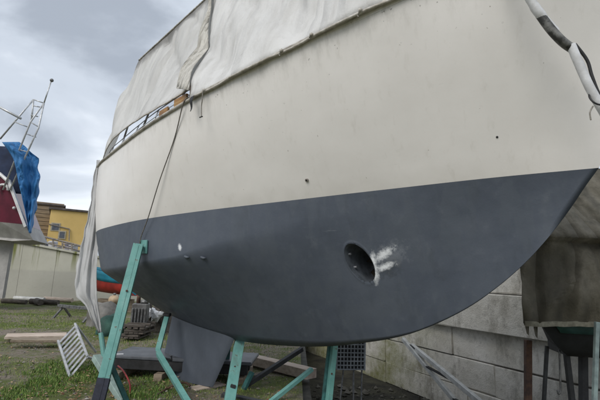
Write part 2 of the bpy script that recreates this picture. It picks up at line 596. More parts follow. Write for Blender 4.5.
# rubbing rail and rail cap along the deck edge
M_RAIL = worn('weathered_rail', (.5, .48, .43), (.24, .22, .19), 9, .6, bump=.2)
for sg in (1, -1):
    pts = [Vector((p_[0], sg * (p_[1] + .008), p_[2] - .005)) for p_ in Sc[::3]] + [Vector((Sc[-1][0] + .006, 0, Sc[-1][2] - .005))]
    MB().tube(pts, .021, 8).build('rubbing_rail', M_RAIL, boat, smooth=True)
    pts = [Vector((p_[0], sg * (p_[1] - .045), p_[2] + .05)) for p_ in Sc[20::4]]
    MB().tube(pts, .014, 8).build('toe_rail', M_RAIL, boat, smooth=True)

M_STEEL = worn('stainless_tube', (.62, .63, .64), (.4, .41, .42), 12, .45, .5, bump=0)
M_DIRTSTEEL = worn('tarnished_steel', (.25, .25, .25), (.1, .1, .1), 14, .5, .7, bump=.1)
for tt in (.55, .62, .69, .76, .83, .90):
    p_ = sheer_curve(np.array([tt]))[0]
    for sg in (1, -1):
        b_ = Vector((p_[0], sg * (p_[1] - .07), p_[2] - .03))
        st = MB().tube([b_, b_ + Vector((0, -.11 * sg, .34))], .010, 8).build('stanchion', M_STEEL, boat, smooth=True)
        MB().tube([b_, b_ + Vector((0, 0, .05))], [.03, .02], 8).build('socket', M_DIRTSTEEL, st, smooth=True)
for hz in (.11, .22, .32):
    for sg in (1, -1):
        pts = []
        for tt in np.linspace(.52, .97, 50):
            p_ = sheer_curve(np.array([tt]))[0]
            pts.append(Vector((p_[0], sg * (p_[1] - .065 - hz * .3), p_[2] - .03 + hz)))
        MB().tube(pts, .006 if hz > .12 else .012, 6).build('lifeline', M_STEEL if hz < .3 else M_DIRTSTEEL, boat, smooth=True)
# old varnished coaming behind the rails, dark gear by the rail
x = NT('old_varnished_wood')
f_ = x.noise(3, 8, .7, (1, 1, 6))
x.col(x.ramp(f_, [(.3, (.10, .045, .02)), (.5, (.26, .13, .04)), (.7, (.46, .3, .1))]))
x.bump(f_, .3, .01)
M_WOOD = x.done(.55)
mb = MB()
for s0, s1, h in ((3.64, 3.84, .30), (3.9, 4.16, .22), (4.3, 4.5, .17)):
    ya, yb = [float(spl(UK, BS, (s + .75) / (LW + 1.1))) - .13 for s in (s0, s1)]
    mb.beam((s0, ya, 1.19 + h / 2), (s1, yb, 1.18 + h / 2), .035, h)
mb.build('coaming', M_WOOD, boat)
M_BLACK = worn('black_rubber', (.03, .03, .032), (.012, .012, .012), 10, .6)
for s, y, z, r in ((5.05, 1.12, 1.22, .07), (5.75, 1.02, 1.17, .05)):
    MB().ball((s, y, z), r, 2, (1.1, .7, 1.1)).build('winch', M_BLACK, boat, smooth=True)

# through-hull fittings
def fitting(name, s, z, r, mat, tree, depth=.012, hole=True):
    p_, n_ = on_hull(s, z, tree)
    if n_.y < 0: n_ = -n_
    mb = MB(); mb.tube([p_ - n_ * .01, p_ + n_ * depth, p_ + n_ * depth * 1.3], [r, r, r * .8], 14)
    o = mb.build(name, mat, boat, smooth=True, angle=40)
    if hole:
        MB().tube([p_, p_ + n_ * (depth * 1.3 + .002)], r * .5, 10).build('opening', M_BLACK, o)
    return o
M_FIT = worn('grey_plastic_fitting', (.36, .33, .3), (.2, .18, .16), 14, .5)
fitting('drain_fitting', 2.406, .167, .018, M_FIT, side_bvh)
fitting('drain_fitting', .702, .299, .009, M_BLACK, side_bvh, .004, False)
for s, z in ((4.06, -.515), (3.84, -.53)):
    p_, n_ = on_hull(s, z)
    if n_.y < 0: n_ = -n_
    a_ = Vector((1, 0, .25))
    MB().tube([p_ - a_ * .045 + n_ * .002, p_ - a_ * .02 + n_ * .018, p_ + a_ * .03 + n_ * .016, p_ + a_ * .05 + n_ * .001], [.008, .016, .013, .006], 10).build('water_intake', M_KEEL, boat, smooth=True)

# ------------------------------------------------------------------ white cover
def mat_tarp(name, base, dirt_and_shade, amt=.55, trans=.35, sc=1.0, hipband=False):
    x = NT(name)
    n1 = x.noise(.8 * sc, 7, .65)
    n2 = x.noise(5 * sc, 8, .75)
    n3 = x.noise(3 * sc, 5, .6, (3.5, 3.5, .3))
    c = x.ramp(n1, [(.3, tuple(v * .86 for v in base)), (.6, base)])
    c = x.mix(x.ramp(n3, [(.52, 0.0), (.72, amt * .6)]), c, dirt_and_shade)
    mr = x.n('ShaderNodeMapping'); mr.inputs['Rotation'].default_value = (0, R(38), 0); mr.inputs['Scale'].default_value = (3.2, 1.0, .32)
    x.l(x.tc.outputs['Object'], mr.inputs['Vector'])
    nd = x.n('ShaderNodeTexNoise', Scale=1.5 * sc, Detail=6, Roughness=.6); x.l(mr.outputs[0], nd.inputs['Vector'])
    c = x.mix(x.ramp(nd.outputs['Fac'], [(.48, 0.0), (.62, amt * .45)]), c, dirt_and_shade)  # diagonal bands: shading of folds and poles, put into the sheet colour
    c = x.mix(x.ramp(n2, [(.62, 0.0), (.74, amt)]), c, tuple(v * .6 for v in dirt_and_shade))
    if hipband:        # mildew where water stands along the hip of the tent
        p = x.pos()
        d = x.math('SUBTRACT', x.math('SUBTRACT', 4.048, x.math('MULTIPLY', p[0], .1354)), p[2])
        d = x.math('ADD', d, x.math('MULTIPLY', x.math('SUBTRACT', x.noise(3.5, 8, .72), .5), .55))
        c = x.mix(x.ramp(d, [(.0, .85), (.12, .6), (.22, 0.0)]), c, (.13, .125, .12))
    x.col(c)
    mq = x.n('ShaderNodeMapping'); mq.inputs['Rotation'].default_value = (0, R(40), 0); mq.inputs['Scale'].default_value = (2.6, 1.0, .45)
    x.l(x.tc.outputs['Object'], mq.inputs['Vector'])
    nq = x.n('ShaderNodeTexNoise', Scale=1.3 * sc, Detail=1.5, Roughness=.4); x.l(mq.outputs[0], nq.inputs['Vector'])
    crs = x.math('MULTIPLY', x.math('ABSOLUTE', x.math('SUBTRACT', nq.outputs['Fac'], .5)), 9.0)
    x.bump(x.math('ADD', x.math('ADD', crs, x.noise(4, 5, .6, (1.6, 1.6, .5))), x.math('MULTIPLY', x.noise(30, 5, .65), .15)), .6, .04)
    m_ = x.done(.55, 0, .3)
    if trans:
        t = x.t
        tr = t.nodes.new('ShaderNodeBsdfTranslucent')
        tr.inputs[0].default_value = (*base, 1)
        ms = t.nodes.new('ShaderNodeMixShader')
        ms.inputs[0].default_value = trans
        out = t.nodes['Material Output']
        t.links.new(x.b.outputs[0], ms.inputs[1]); t.links.new(tr.outputs[0], ms.inputs[2]); t.links.new(ms.outputs[0], out.inputs[0])
    return m_
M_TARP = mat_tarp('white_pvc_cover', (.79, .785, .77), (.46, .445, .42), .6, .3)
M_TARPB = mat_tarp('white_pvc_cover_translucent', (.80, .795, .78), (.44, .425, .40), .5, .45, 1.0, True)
M_TARPD = mat_tarp('mildewed_cover', (.55, .53, .48), (.17, .15, .105), 1.0, .05, 3.5)
M_HEM = worn('cover_hem', (.6, .58, .54), (.3, .27, .22), 16, .6)
M_CORD = worn('grey_cord', (.35, .33, .29), (.15, .14, .12), 30, .8)

cover = thing('boat_cover', 'dirty white tent cover stretched over the cream yacht', 'cover', BOAT_LOC, (0, TRIM, TH))
def hip(s):
    return Vector((s, .5, 3.42 + (s - 4.64) * (3.16 - 3.42) / (6.56 - 4.64) - .0))
APEX_S = 6.62
def sheer_at_s(s):
    t = np.clip((np.asarray(s, float) + .75) / (LW + 1.1), 0, 1)
    return sheer_curve(t)
def wr(p_, k=1.0):
    a = mnoise.noise(Vector((p_.x * 1.3, p_.y * 1.1, p_.z * .5))) * .045 + mnoise.noise(Vector((p_.x * 4.5, p_.y * 3, p_.z * 1.1))) * .018
    f_ = p_.x - .75 * p_.z
    fold = .045 * math.sin(f_ * 5.2 + 2 * mnoise.noise(Vector((p_.x * .6, 0, p_.z * .6)))) * (.4 + mnoise.noise(Vector((f_ * .9, p_.z * .4, 3)))) 
    rid = -.04 * (1 - 2.4 * abs(mnoise.noise(Vector((f_ * 1.25, p_.z * .35, 21)))))**3 if abs(mnoise.noise(Vector((f_ * 1.25, p_.z * .35, 21)))) < .4 else 0
    return (a + fold + rid) * k
NR = 26
def panel(bottoms, tops_, sag=.05, k=1.0, sgn=1, bulge=0.0):
    rows = []
    for bi_, (b_, t_) in enumerate(zip(bottoms, tops_)):
        bq = bulge * min(1, max(0, (bi_ / len(bottoms) - .3) / .25))
        r = []
        for j in range(NR):
            q = j / (NR - 1)
            p_ = b_.lerp(t_, q)
            w = math.sin(math.pi * q)
            p_.y += sgn * (-sag * w + wr(p_, k) * min(1, w * 2.5))
            p_.y += sgn * .022 * math.sin(b_.x * 11.0) * (1 - q)**3 * min(1, q * 8)
            p_.x += bq * w * .8; p_.y += sgn * (bq * w * (1.0 if bi_ < len(bottoms) * .8 else max(0, 5 * (1 - bi_ / len(bottoms)))) + sag * w * (bq > 0))
            r.append(p_)
        rows.append(r)
    return rows
# forward panel: lashed down over the rail
nA = 90
qs = np.linspace(0, 1, nA)
sb = -.70 + (3.60 + .70) * qs
stp = .30 + (4.36 - .30) * qs
botA, topA = [], []
for i, (s, s2) in enumerate(zip(sb, stp)):
    p_ = sheer_at_s([s])[0]
    scal = .008 * abs(math.sin(i * .29)) + .02
    botA.append(Vector((p_[0], p_[1] + .035 + .012 * math.sin(i * .29), p_[2] - scal)))
    topA.append(hip(s2))
rowsA = panel(botA, topA, .04)
mb = MB(); mb.grid(rowsA)
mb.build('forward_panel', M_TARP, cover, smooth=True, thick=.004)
MB().tube(botA, .013, 8).build('hem', M_HEM, cover, smooth=True)
# aft panel, round the stern, its lower edge blown up off the rail
nB = 110
botB, topB = [], []
for i in range(nB):
    q = i / (nB - 1)
    t = (3.52 + .75) / (LW + 1.1) + (1 - (3.52 + .75) / (LW + 1.1)) * (1 - (1 - q)**1.6)
    p_ = sheer_curve(np.array([min(t, 1.0)]))[0]
    lift = .36 * math.exp(-q / .06) + .40 * max(0, math.sin(math.pi * min(1, q * 1.18)))**.8 + .02 * mnoise.noise(Vector((i * .22, 0, 0)))
    bB_ = Vector((p_[0] + .02 * q, p_[1] - .035 + .035 * q, p_[2]))
    s2 = 4.28 + (APEX_S - 4.28) * min(1, q * 1.45)
    h_ = hip(s2)
    if q > .69:
        w = (q - .69) / .31
        h_.y *= 1 - w
        h_.z += .1 * w
    topB.append(h_)
    botB.append(bB_.lerp(Vector((h_.x, h_.y, h_.z)), lift / 2.1) if q < .9 else bB_ + Vector((0, 0, lift)))
rowsB = panel(botB, topB, .07, 1.2, 1, .05)
mb = MB(); mb.grid(rowsB[:int(nB * .83)])
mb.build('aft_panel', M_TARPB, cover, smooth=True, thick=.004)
MB().tube(botB[:int(nB * .83)], .010, 6).build('hem', M_HEM, cover, smooth=True)
# far side and roof
mb = MB()
mb.grid([[Vector((p_.x, -p_.y, p_.z)) for p_ in r] for r in panel([b_ + Vector((0, 0, -.02)) for b_ in botA], topA, .04)][::-1])
mb.grid([[Vector((p_.x, -p_.y, p_.z)) for p_ in r] for r in panel([b_.lerp(t_b, .88 if i_ > 4 else .3) for i_, (b_, t_b) in enumerate(zip(botB, topB)) if i_ < nB * .7], topB[:77], .02)][::-1])
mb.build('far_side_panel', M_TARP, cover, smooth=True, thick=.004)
mb = MB()
mb.grid([[Vector((p_.x, p_.y * f_, p_.z + .06 * (1 - f_ * f_) + .012)) for f_ in np.linspace(-1, 1, 9)] for p_ in topA])
mb.grid([[Vector((p_.x, p_.y * f_, p_.z + .06 * (1 - f_ * f_) + .006)) for f_ in np.linspace(-1, 1, 9)] for p_ in topB[:int(nB * .97)]])
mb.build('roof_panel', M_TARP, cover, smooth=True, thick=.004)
# grimy piping along the hip of the tent
MB().tube([p_ + Vector((0, .01, .0)) for p_ in topB[:int(nB * .69)]], .013, 8).build('hip_seam', M_TARPD, cover, smooth=True)
M_POLE = worn('grey_pole', (.3, .29, .27), (.14, .13, .12), 8, .7)
for s in (.6, 2.4, 4.2, 5.6, 6.56):
    mb = MB()
    h_ = hip(s)
    for sg in (1, -1):
        b_ = sheer_at_s([s])[0]
        mb.tube([Vector((s, sg * (b_[1] - .24), b_[2] - .02)), Vector((s, sg * .36, h_.z - .10))], .016, 8)
    mb.tube([Vector((s, -.36, h_.z - .10)), Vector((s, .36, h_.z - .10))], .016, 8)
    mb.build('tent_hoop', M_POLE, cover, smooth=True)
# loose mildewed flap where the panels overlap
mb = MB()
rowsF = []
for i in range(24):
    q = i / 23
    e0 = botA[-1].lerp(topA[-1], .05 + .95 * q)
    wdt = .36 * (1 - q)**.8 + .05
    r = []
    for j in range(7):
        w = j / 6
        p_ = e0 + Vector((wdt * w * .75 + .03 * q, .03 + .02 * math.sin(w * 5 + q * 9), wdt * w * .34))
        p_.y += wr(e0) * math.sin(math.pi * q) - .04 * math.sin(math.pi * q) + .015 * math.sin(q * 14)
        r.append(p_)
    rowsF.append(r)
mb.grid(rowsF)
mb.build('loose_flap', M_TARPD, cover, smooth=True, thick=.006)['label'] = 'loose mildewed flap'
# a torn black strip and cords hanging from the hem
e0 = botA[-1]
mb = MB()
mb.grid([[e0 + Vector((-.06 - w * .07 * (1 - q * .8), .03 + .01 * math.sin(q * 6), -.01 - q * .17)) for w in (0, .5, 1)] for q in np.linspace(0, 1, 8)])
mb.build('torn_strip', M_BLACK, cover, thick=.003)
for i, L_ in ((int(nA * .935), .30), (int(nA * .50), .05), (int(nA * .70), .04), (int(nA * .62), .03)):
    p_ = botA[i]
    pts = [p_ + Vector((0, .012, .03)), p_ + Vector((0, .03, 0)), p_ + Vector((.01, .025, -.10 * L_ / .3)), p_ + Vector((.025, .02, -.6 * L_)), p_ + Vector((.015, .02, -L_))]
    c_ = MB().tube(smooth_curve(pts, 5), .006, 6).build('tie_cord', M_CORD, cover, smooth=True)
    MB().ball(p_ + Vector((0, .015, .01)), .022, 1).build('eyelet_knot', M_HEM, c_, smooth=True)
    if L_ > .2:
        MB().beam(p_ + Vector((-.01, .022, -L_)), p_ + Vector((.05, .022, -L_ + .004)), .012, .012).build('toggle', M_BLACK, c_)

# cover tail hanging down from the stern
tail = thing('hanging_cover_tail', 'crumpled white sheet hanging in folds from the yacht stern', 'sheet', at(92, 250, 6.95))
prof = [(160, 97, 100), (180, 93, 99.5), (200, 91, 99.5), (220, 87, 99), (240, 82.5, 98.5), (255, 79, 97.5), (270, 76, 96.5), (285, 75, 96.5), (296, 75.5, 97), (303, 84, 98), (318, 91, 100), (333, 98.5, 101.5)]
vs = np.linspace(160, 333, 44)
pl = np.interp(vs, [p_[0] for p_ in prof], [p_[1] for p_ in prof])
pr = np.interp(vs, [p_[0] for p_ in prof], [p_[2] for p_ in prof])
mb = MB(); rows = []
for i, v in enumerate(vs):
    r = []
    for j in range(22):
        w = j / 21
        u = pl[i] + (pr[i] - pl[i]) * w
        dep = 6.95 + (.10 * mnoise.noise(Vector((w * 3.2, v * .012, 5))) + .05 * mnoise.noise(Vector((w * 7.5, v * .05, 2)))) * min(1, (v - 155) / 60) + .018 * math.sin(w * 29 + v * .05) + .05 * mnoise.noise(Vector((w * 3, v * .03, 0))) - .25 * (w - .5)
        p_ = at(u + .5 * math.sin(v * .35 + w * 3) * (w < .1), v + 1.5 * math.sin(w * 17) * (i > 40), dep)
        r.append(p_)
    rows.append(r)
mb.grid(rows)
M_TAIL = mat_tarp('white_sheet', (.8, .8, .8), (.5, .49, .47), .3, .5, 1.3)
wbuild(mb, 'sheet', M_TAIL, tail, smooth=True, thick=.004)

# rope running down the side from the rail, and the sleeved hose at the bow
M_ROPE = worn('dark_rope', (.2, .18, .15), (.09, .08, .07), 30, .85)
p0 = sheer_at_s([3.72])[0]
pts = [Vector((p0[0], p0[1] - .06, p0[2] + .06)), Vector((p0[0], p0[1] + .035, p0[2] - .01)), Vector((4.0, 1.245, .85)), Vector((4.35, 1.20, .4)), Vector((4.68, 1.13, 0.0)), Vector((4.86, 1.115, -.25)), Vector((4.9, 1.09, -.36))]
mb = MB().tube([boatM @ p_ for p_ in smooth_curve(pts, 6)], .0065, 6)
o = mb.build('mooring_rope', M_ROPE, smooth=True)
tag(o, 'thin dark rope slanting down the cream side to the teal stand', 'rope')

hose = thing('sleeved_bow_line', 'white plastic sleeved line slanting across the yacht bow', 'line', bw_(.28, .8, 1.2))
def bowp(u, v, y0):
    return at(u, v, y0)
M_PVC = worn('white_plastic_pipe', (.74, .75, .77), (.5, .5, .5), 7, .35, bump=.05)
M_PVCD = worn('grimy_plastic_pipe', (.2, .2, .19), (.035, .035, .033), 8, .5, lo=.45, hi=.62)
_rail = bw_(.42, .80, 1.63)
pA = [_rail, _rail.lerp(at(518, -22, 2.74), .5) + Vector((-.02, -.03, .0)), at(518, -22, 2.74), at(533, 4, 2.74), at(541, 15, 2.74), at(556, 32, 2.75)]
pB = [at(540, 14.5, 2.745), at(551, 29.5, 2.735), at(563, 42, 2.735), at(573, 49, 2.76)]
wbuild(MB().tube(smooth_curve(pA, 5), [.030] * 16 + [.033] * 5 + [.028] * 5, 14), 'upper_sleeve', M_PVC, hose, smooth=True, angle=60)
wbuild(MB().tube(smooth_curve(pB, 5), .031, 14), 'dirty_sleeve', M_PVCD, hose, smooth=True, angle=60)
wbuild(MB().tube(smooth_curve([at(571, 45, 2.74), at(580, 66, 2.74), at(589, 86, 2.74), at(599, 104, 2.74), at(612, 126, 2.74)], 5), .029, 14), 'lower_sleeve', M_PVC, hose, smooth=True, angle=60)
wbuild(MB().tube(smooth_curve([at(575, 44, 2.79), at(587, 60, 2.79), at(592, 76, 2.79), at(600, 96, 2.79), at(612, 112, 2.79)], 5), .011, 8), 'rope', M_BLACK, hose, smooth=True)
_eye = bw_(-.10, .0, .42)
wbuild(MB().tube(smooth_curve([at(600, 96, 2.79), at(612, 112, 2.79), at(612, 126, 2.75), _eye.lerp(at(612, 126, 2.74), .5) + Vector((.03, -.04, -.05)), _eye], 5), .010, 8), 'tail_rope', M_BLACK, hose, smooth=True)
wbuild(MB().tube([_eye + Vector((.035 * math.cos(k_), 0, .035 * math.sin(k_))) for k_ in np.linspace(0, 6.283, 15)], .007, 6), 'stem_eye', M_DIRTSTEEL, hose, smooth=True)
lp = []
for k in range(22):
    a = 2 * math.pi * k / 21
    lp.append(at(597 + 8.0 * math.cos(a), 98 + 6 * math.sin(a) + 3 * math.cos(a), 2.74 - .045 * math.sin(a)))
wbuild(MB().tube(lp, .006, 8), 'cord_loop', M_BLACK, hose, smooth=True)
wbuild(MB().tube(smooth_curve([at(593, 106, 2.70), at(590, 112, 2.70), at(590.5, 118, 2.70), at(591, 120, 2.7)], 5), .005, 6), 'cord_end', M_CORD, hose, smooth=True)
# ------------------------------------------------------------------ stands
def mat_teal():
    x = NT('chipped_teal_paint')
    n1 = x.noise(4, 7, .65); n2 = x.noise(16, 7, .7)
    c = x.ramp(n1, [(.3, (.09, .25, .225)), (.55, (.15, .34, .31)), (.75, (.24, .42, .385))])
    c = x.mix(x.ramp(n2, [(.61, 0.0), (.66, .85)]), c, (.11, .058, .032))
    c = x.mix(x.ramp(x.noise(2.5, 6, .7, (1, 1, .3)), [(.55, 0.0), (.7, .5)]), c, (.10, .12, .10))
    c = x.mix(x.ramp(x.noise(30, 4, .7), [(.66, 0.0), (.75, .5)]), c, (.35, .45, .42))
    x.col(c); x.bump(n2, .25, .004)
    return x.done(.55, 0, .4)
M_TEAL = mat_teal()
M_TEALD = worn('dark_teal_paint', (.05, .19, .18), (.02, .06, .06), 6, .6)
M_NAVY = worn('navy_boot', (.03, .035, .06), (.015, .016, .025), 8, .7)
M_RUST = worn('rusty_steel', (.13, .07, .045), (.05, .03, .025), 10, .85, bump=.4)
M_DARKSTEEL = worn('dark_painted_steel', (.035, .037, .04), (.014, .014, .015), 8, .6)
M_TIMBER = worn('weathered_timber', (.33, .27, .2), (.14, .11, .08), 4, .85, bump=.5, stretch=(1, 6, 6))
M_PALETIMBER = worn('pale_sawn_timber', (.58, .49, .41), (.38, .3, .24), 3, .85, bump=.4, stretch=(1, 6, 6))

def hull_up(X, Y):
    inv = boatM.inverted(); o = inv @ Vector((X, Y, -1)); d = (inv.to_3x3() @ Vector((0, 0, 1))).normalized()
    h = bvh.ray_cast(o, d)
    return boatM @ h[0] if h[0] else None

# stand under the starboard quarter: tall leaning channel with a plate against the hull
base = ground_at(93.5, 420)
stA = thing('boat_stand', 'tall leaning teal steel stand with navy foot, at the yacht quarter', 'boat stand', base, group='teal boat stands')
hp, hn = on_hull(4.83, -.36)
if hn.y < 0: hn = -hn
hpw = boatM @ hp; hnw = (boatM.to_3x3() @ hn).normalized()
topA_ = at(138.5, 245, 5.50)
ax = (topA_ - base).normalized()
viewp = Vector((0.25, -1, .1))
def channel(a, b, w, d, t=.010):
    """U-section bar, open to the back"""
    mb = MB()
    x_ = (b - a).normalized(); y_ = viewp.cross(x_).normalized(); z_ = x_.cross(y_)
    M = Matrix((x_, y_, z_)).transposed()
    Ln = (b - a).length; c_ = (a + b) / 2
    mb.box(c_ + z_ * (d / 2), (Ln, w, t), M, .002)
    for s in (1, -1): mb.box(c_ + y_ * s * (w / 2 - t / 2), (Ln, t, d - t * .5), M, .002)
    mb.box(c_ + z_ * (d / 2 + .006), (Ln * .98, w * .22, .006), M, .001)
    return mb
foot = base + ax * ((at(105, 384, 5.1) - base).length)
wbuild(channel(foot, topA_, .118, .09), 'post', M_TEAL, stA)
wbuild(channel(base, foot + ax * .01, .126, .1), 'foot_sleeve', M_NAVY, stA)
u_ = Vector((0, 0, 1)); t_ = hnw.cross(u_).normalized(); u2_ = t_.cross(hnw)
Mp = Matrix((t_, u2_, hnw)).transposed()
pl_ = wbuild(MB().box(hpw + hnw * .018, (.15, .17, .02), Mp, .003), 'pad_plate', M_TEAL, stA)
wbuild(MB().box(hpw + hnw * .028 , (.018, .018, .03), Mp, .003), 'bolt', M_DARKSTEEL, pl_)
wbuild(MB().beam(hpw + hnw * .03 + Vector((-.02, 0, -.02)), topA_ + Vector((.03, .03, -.03)), .05, .06), 'pad_arm', M_TEAL, stA)
g1, g2 = ground_at(128, 410), ground_at(100, 366)
jn = base.lerp(topA_, .30)
wbuild(MB().beam(at(96, 357, 6.0), at(124, 402, 5.5), .10, .08), 'leg', worn('pale_teal_paint', (.32, .42, .39), (.18, .24, .22), 6, .6), stA)
wbuild(MB().tube([at(101, 333, 6.3), at(106, 372, 6.2)], .035, 10), 'strut', M_TEAL, stA)
wbuild(MB().beam(base + Vector((-.2, .05, .03)), base + Vector((.25, .1, .03)), .12, .06), 'base_plate', M_DARKSTEEL, stA)
wbuild(MB().beam(jn, g1 + Vector((0, 0, .05)), .05, .05), 'brace', M_TEALD, stA)

# cranked stand beside the keel
stB = thing('boat_stand', 'cranked teal stand bent sideways in front of the fin keel', 'boat stand', ground_at(190, 406), group='teal boat stands')
b0, b1, b2 = at(167, 316, 6.55), at(157.5, 352, 6.2), ground_at(190, 406)
wbuild(MB().tube([b0, b1 + (b0 - b1) * .05, b1 + (b2 - b1) * .04, b2], .046, 4), 'cranked_post', M_TEAL, stB)
wbuild(MB().box(b0 + Vector((0, 0, .015)), (.1, .1, .05), None, .01), 'pad', M_BLACK, stB)
wbuild(MB().tube([at(160, 358, 6.2), at(172, 360, 6.3), at(171, 356, 6.3)], .018, 8), 'hook', M_DARKSTEEL, stB, smooth=True)
wbuild(MB().box(b2 + Vector((0, 0, .015)), (.2, .2, .03), None, .004), 'base_plate', M_TEALD, stB)
def post_stand(label, ub, vb, top_uv, Ytop, w, d, name='boat_stand'):
    bs = ground_at(ub, vb)
    st = thing(name, label, 'boat stand', bs, group='teal boat stands')
    tp = at(top_uv[0], top_uv[1], Ytop)
    h = hull_up(tp.x, tp.y)
    if h is not None and h.z > tp.z:
        tp = bs + (tp - bs) * ((h.z - .05 - bs.z) / (tp.z - bs.z))
    mbx = MB().beam(bs, tp, w, d, viewp)
    wbuild(mbx, 'post', M_TEAL, st)
    wbuild(MB().box(tp + Vector((0, 0, .02)), (.16, .16, .05), Matrix.Rotation(.5, 3, 'Y'), .008), 'pad', M_BLACK, st)
    wbuild(MB().box(bs + Vector((0, 0, .012)), (.24, .24, .024), None, .004), 'base_plate', M_TEALD, st)
    return st, bs, tp
stC, cb, ct = post_stand('stout pale teal post with a dark slot, right of the fin keel', 228.5, 407, (239, 345), 6.0, .125, .09)
wbuild(MB().beam(at(230.5, 386, 5.60), at(235.5, 387, 5.60), .03, .04), 'slot', M_BLACK, stC)
wbuild(MB().beam(at(226, 372, 6.75), at(229, 338, 6.75), .07, .05, viewp), 'back_post', M_TEALD, stC)
wbuild(MB().beam(at(245, 386, 6.3), at(302, 349, 6.9), .07, .06), 'dark_brace', M_DARKSTEEL, stC)
wbuild(MB().beam(at(222, 396, 5.9), at(282, 408, 5.75), .09, .08), 'base_beam', M_DARKSTEEL, stC)
wbuild(MB().beam(at(243, 391, 6.25), at(252, 372, 6.35), .07, .05), 'knee', M_TEALD, stC)
stD, db, dt = post_stand('slim teal post standing left of the grey lattice crate', 327.5, 412, (334.5, 342), 5.42, .062, .10)
wbuild(MB().beam(db + Vector((-.05, .05, 0)), dt + Vector((-.045, .06, -.05)), .05, .06, viewp), 'back_channel', M_TEALD, stD)
wbuild(MB().beam(at(268, 404, 5.75), at(312, 369, 6.1), .062, .05), 'brace', M_TEAL, stD)

for st_, pts_ in ((stA, [base.lerp(topA_, q) for q in (.70,)]),):
    for p_ in pts_:
        q_ = p_ + Vector((.02, -.052, .0))
        wbuild(MB().tube([q_, q_ + Vector((.004, -.016, .002))], [.014, .012], 6), 'bolt', M_RUST, st_)
for st_, bs_, tp_ in ((stC, cb, ct), (stD, db, dt)):
    for q in (.3, .55):
        p_ = bs_.lerp(tp_, q) + Vector((0, -.05, 0))
        wbuild(MB().tube([p_, p_ + Vector((0, -.014, 0))], [.012, .01], 6), 'bolt', M_RUST, st_)
    wbuild(MB().tube([bs_ + Vector((.07 * math.cos(k), .05 * math.sin(k), .026)) for k in np.linspace(0, 6.3, 14)], .009, 5), 'weld_bead', M_RUST, st_)

# low dark platform, blocks and hose round the keel
plat = thing('keel_platform', 'low dark steel platform lying behind the fin keel', 'platform', (-2.0, 6.9, 0))
wbuild(MB().box((-1.62, 7.0, .285), (2.1, .8, .05), Matrix.Rotation(-.05, 3, 'Z'), .012), 'top_sheet', worn('dull_grey_sheet', (.13, .14, .155), (.07, .075, .085), 4, .5), plat)
for k, (x0, y0) in enumerate(((-2.05, 6.66), (-2.05, 6.98), (-2.05, 7.3))):
    wbuild(MB().beam((x0 - .55, y0 + .04, .19), (x0 + 1.4, y0 - .04, .19), .09, .13), 'bearer', M_DARKSTEEL if k else M_BLACK, plat)
for x0 in (-2.5, -1.9, -1.3, -.75):
    wbuild(MB().beam((x0, 6.5, .055), (x0 + .05, 7.4, .055), .12, .10), 'skid', M_TIMBER, plat)
wbuild(MB().box((-2.55, 6.72, .315), (.10, .05, .01), Matrix.Rotation(.4, 3, 'Z'), .002), 'pale_spot', M_PVC, plat)  # small pale spot on the top sheet
kb = bw_(5.35, 0, -2.19)
for k, (dx, lab) in enumerate(((-.35, 'squared timber block under the after end of the keel'), (.42, 'pale timber block under the forward end of the keel'))):
    c_ = Vector((kb.x + dx * .9, kb.y - dx * .75, .0))
    zt = (boatM @ Vector((5.35 - dx, 0, -2.165))).z
    o = MB().box((0, 0, 0), (.5, .2, max(.05, zt + .02)), None, .008).build('keel_block', M_PALETIMBER if k else M_TIMBER)
    o.location = (c_.x, c_.y, zt / 2 - .01); o.rotation_euler = (0, 0, TH + 1.57)
    tag(o, lab, 'block', 'blocks under the keel')
hp_ = [at(118, 366, 6.3), at(124, 372, 6.1), at(130, 385, 5.9), at(128, 398, 5.7), at(120, 404, 5.6)]
tag(MB().tube(smooth_curve(hp_, 6), .011, 8).build('red_hose', worn('red_rubber', (.28, .03, .03), (.12, .015, .015), 8, .5), smooth=True), 'thin red hose looping down beside the dark platform', 'hose')
hp_ = [ground_at(152, 400), at(165, 390, 6.0), at(178, 384, 6.1), at(186, 383, 6.15), at(190, 386, 6.1)]
tag(MB().tube(smooth_curve(hp_, 6), .014, 8).build('rusty_bar', M_RUST, smooth=True), 'bent rusty bar lying below the keel', 'bar')

# slatted aluminium rack leaning left of the stand
M_ALU = worn('weathered_aluminium', (.6, .61, .62), (.38, .39, .4), 9, .45, .5, bump=.15)
D_, C_, A_ = at(70, 378, 6.6), at(87.5, 357, 7.0), at(58, 341, 7.1)
rack = thing('slatted_rack', 'white slatted rack leaning on the grass beside the teal stand', 'rack', D_)
B_ = A_ + (C_ - D_)
nrm = (A_ - D_).cross(C_ - D_).normalized()
wbuild(MB().beam(D_, A_, .03, .05, nrm), 'rail', M_ALU, rack)
wbuild(MB().beam(C_, B_, .03, .05, nrm), 'rail', M_ALU, rack)
for k in range(9):
    q = (k + .35) / 8.7
    wbuild(MB().beam(D_.lerp(A_, q) + nrm * .03, C_.lerp(B_, q) + nrm * .03, .034, .014, nrm, .003), 'slat', M_ALU, rack)
wbuild(MB().tube([B_, B_ + Vector((.25, .35, -.5))], .02, 8), 'prop', M_ALU, rack)
wbuild(MB().tube([C_, C_ + Vector((.22, .3, -.15))], .02, 8), 'prop', M_ALU, rack)
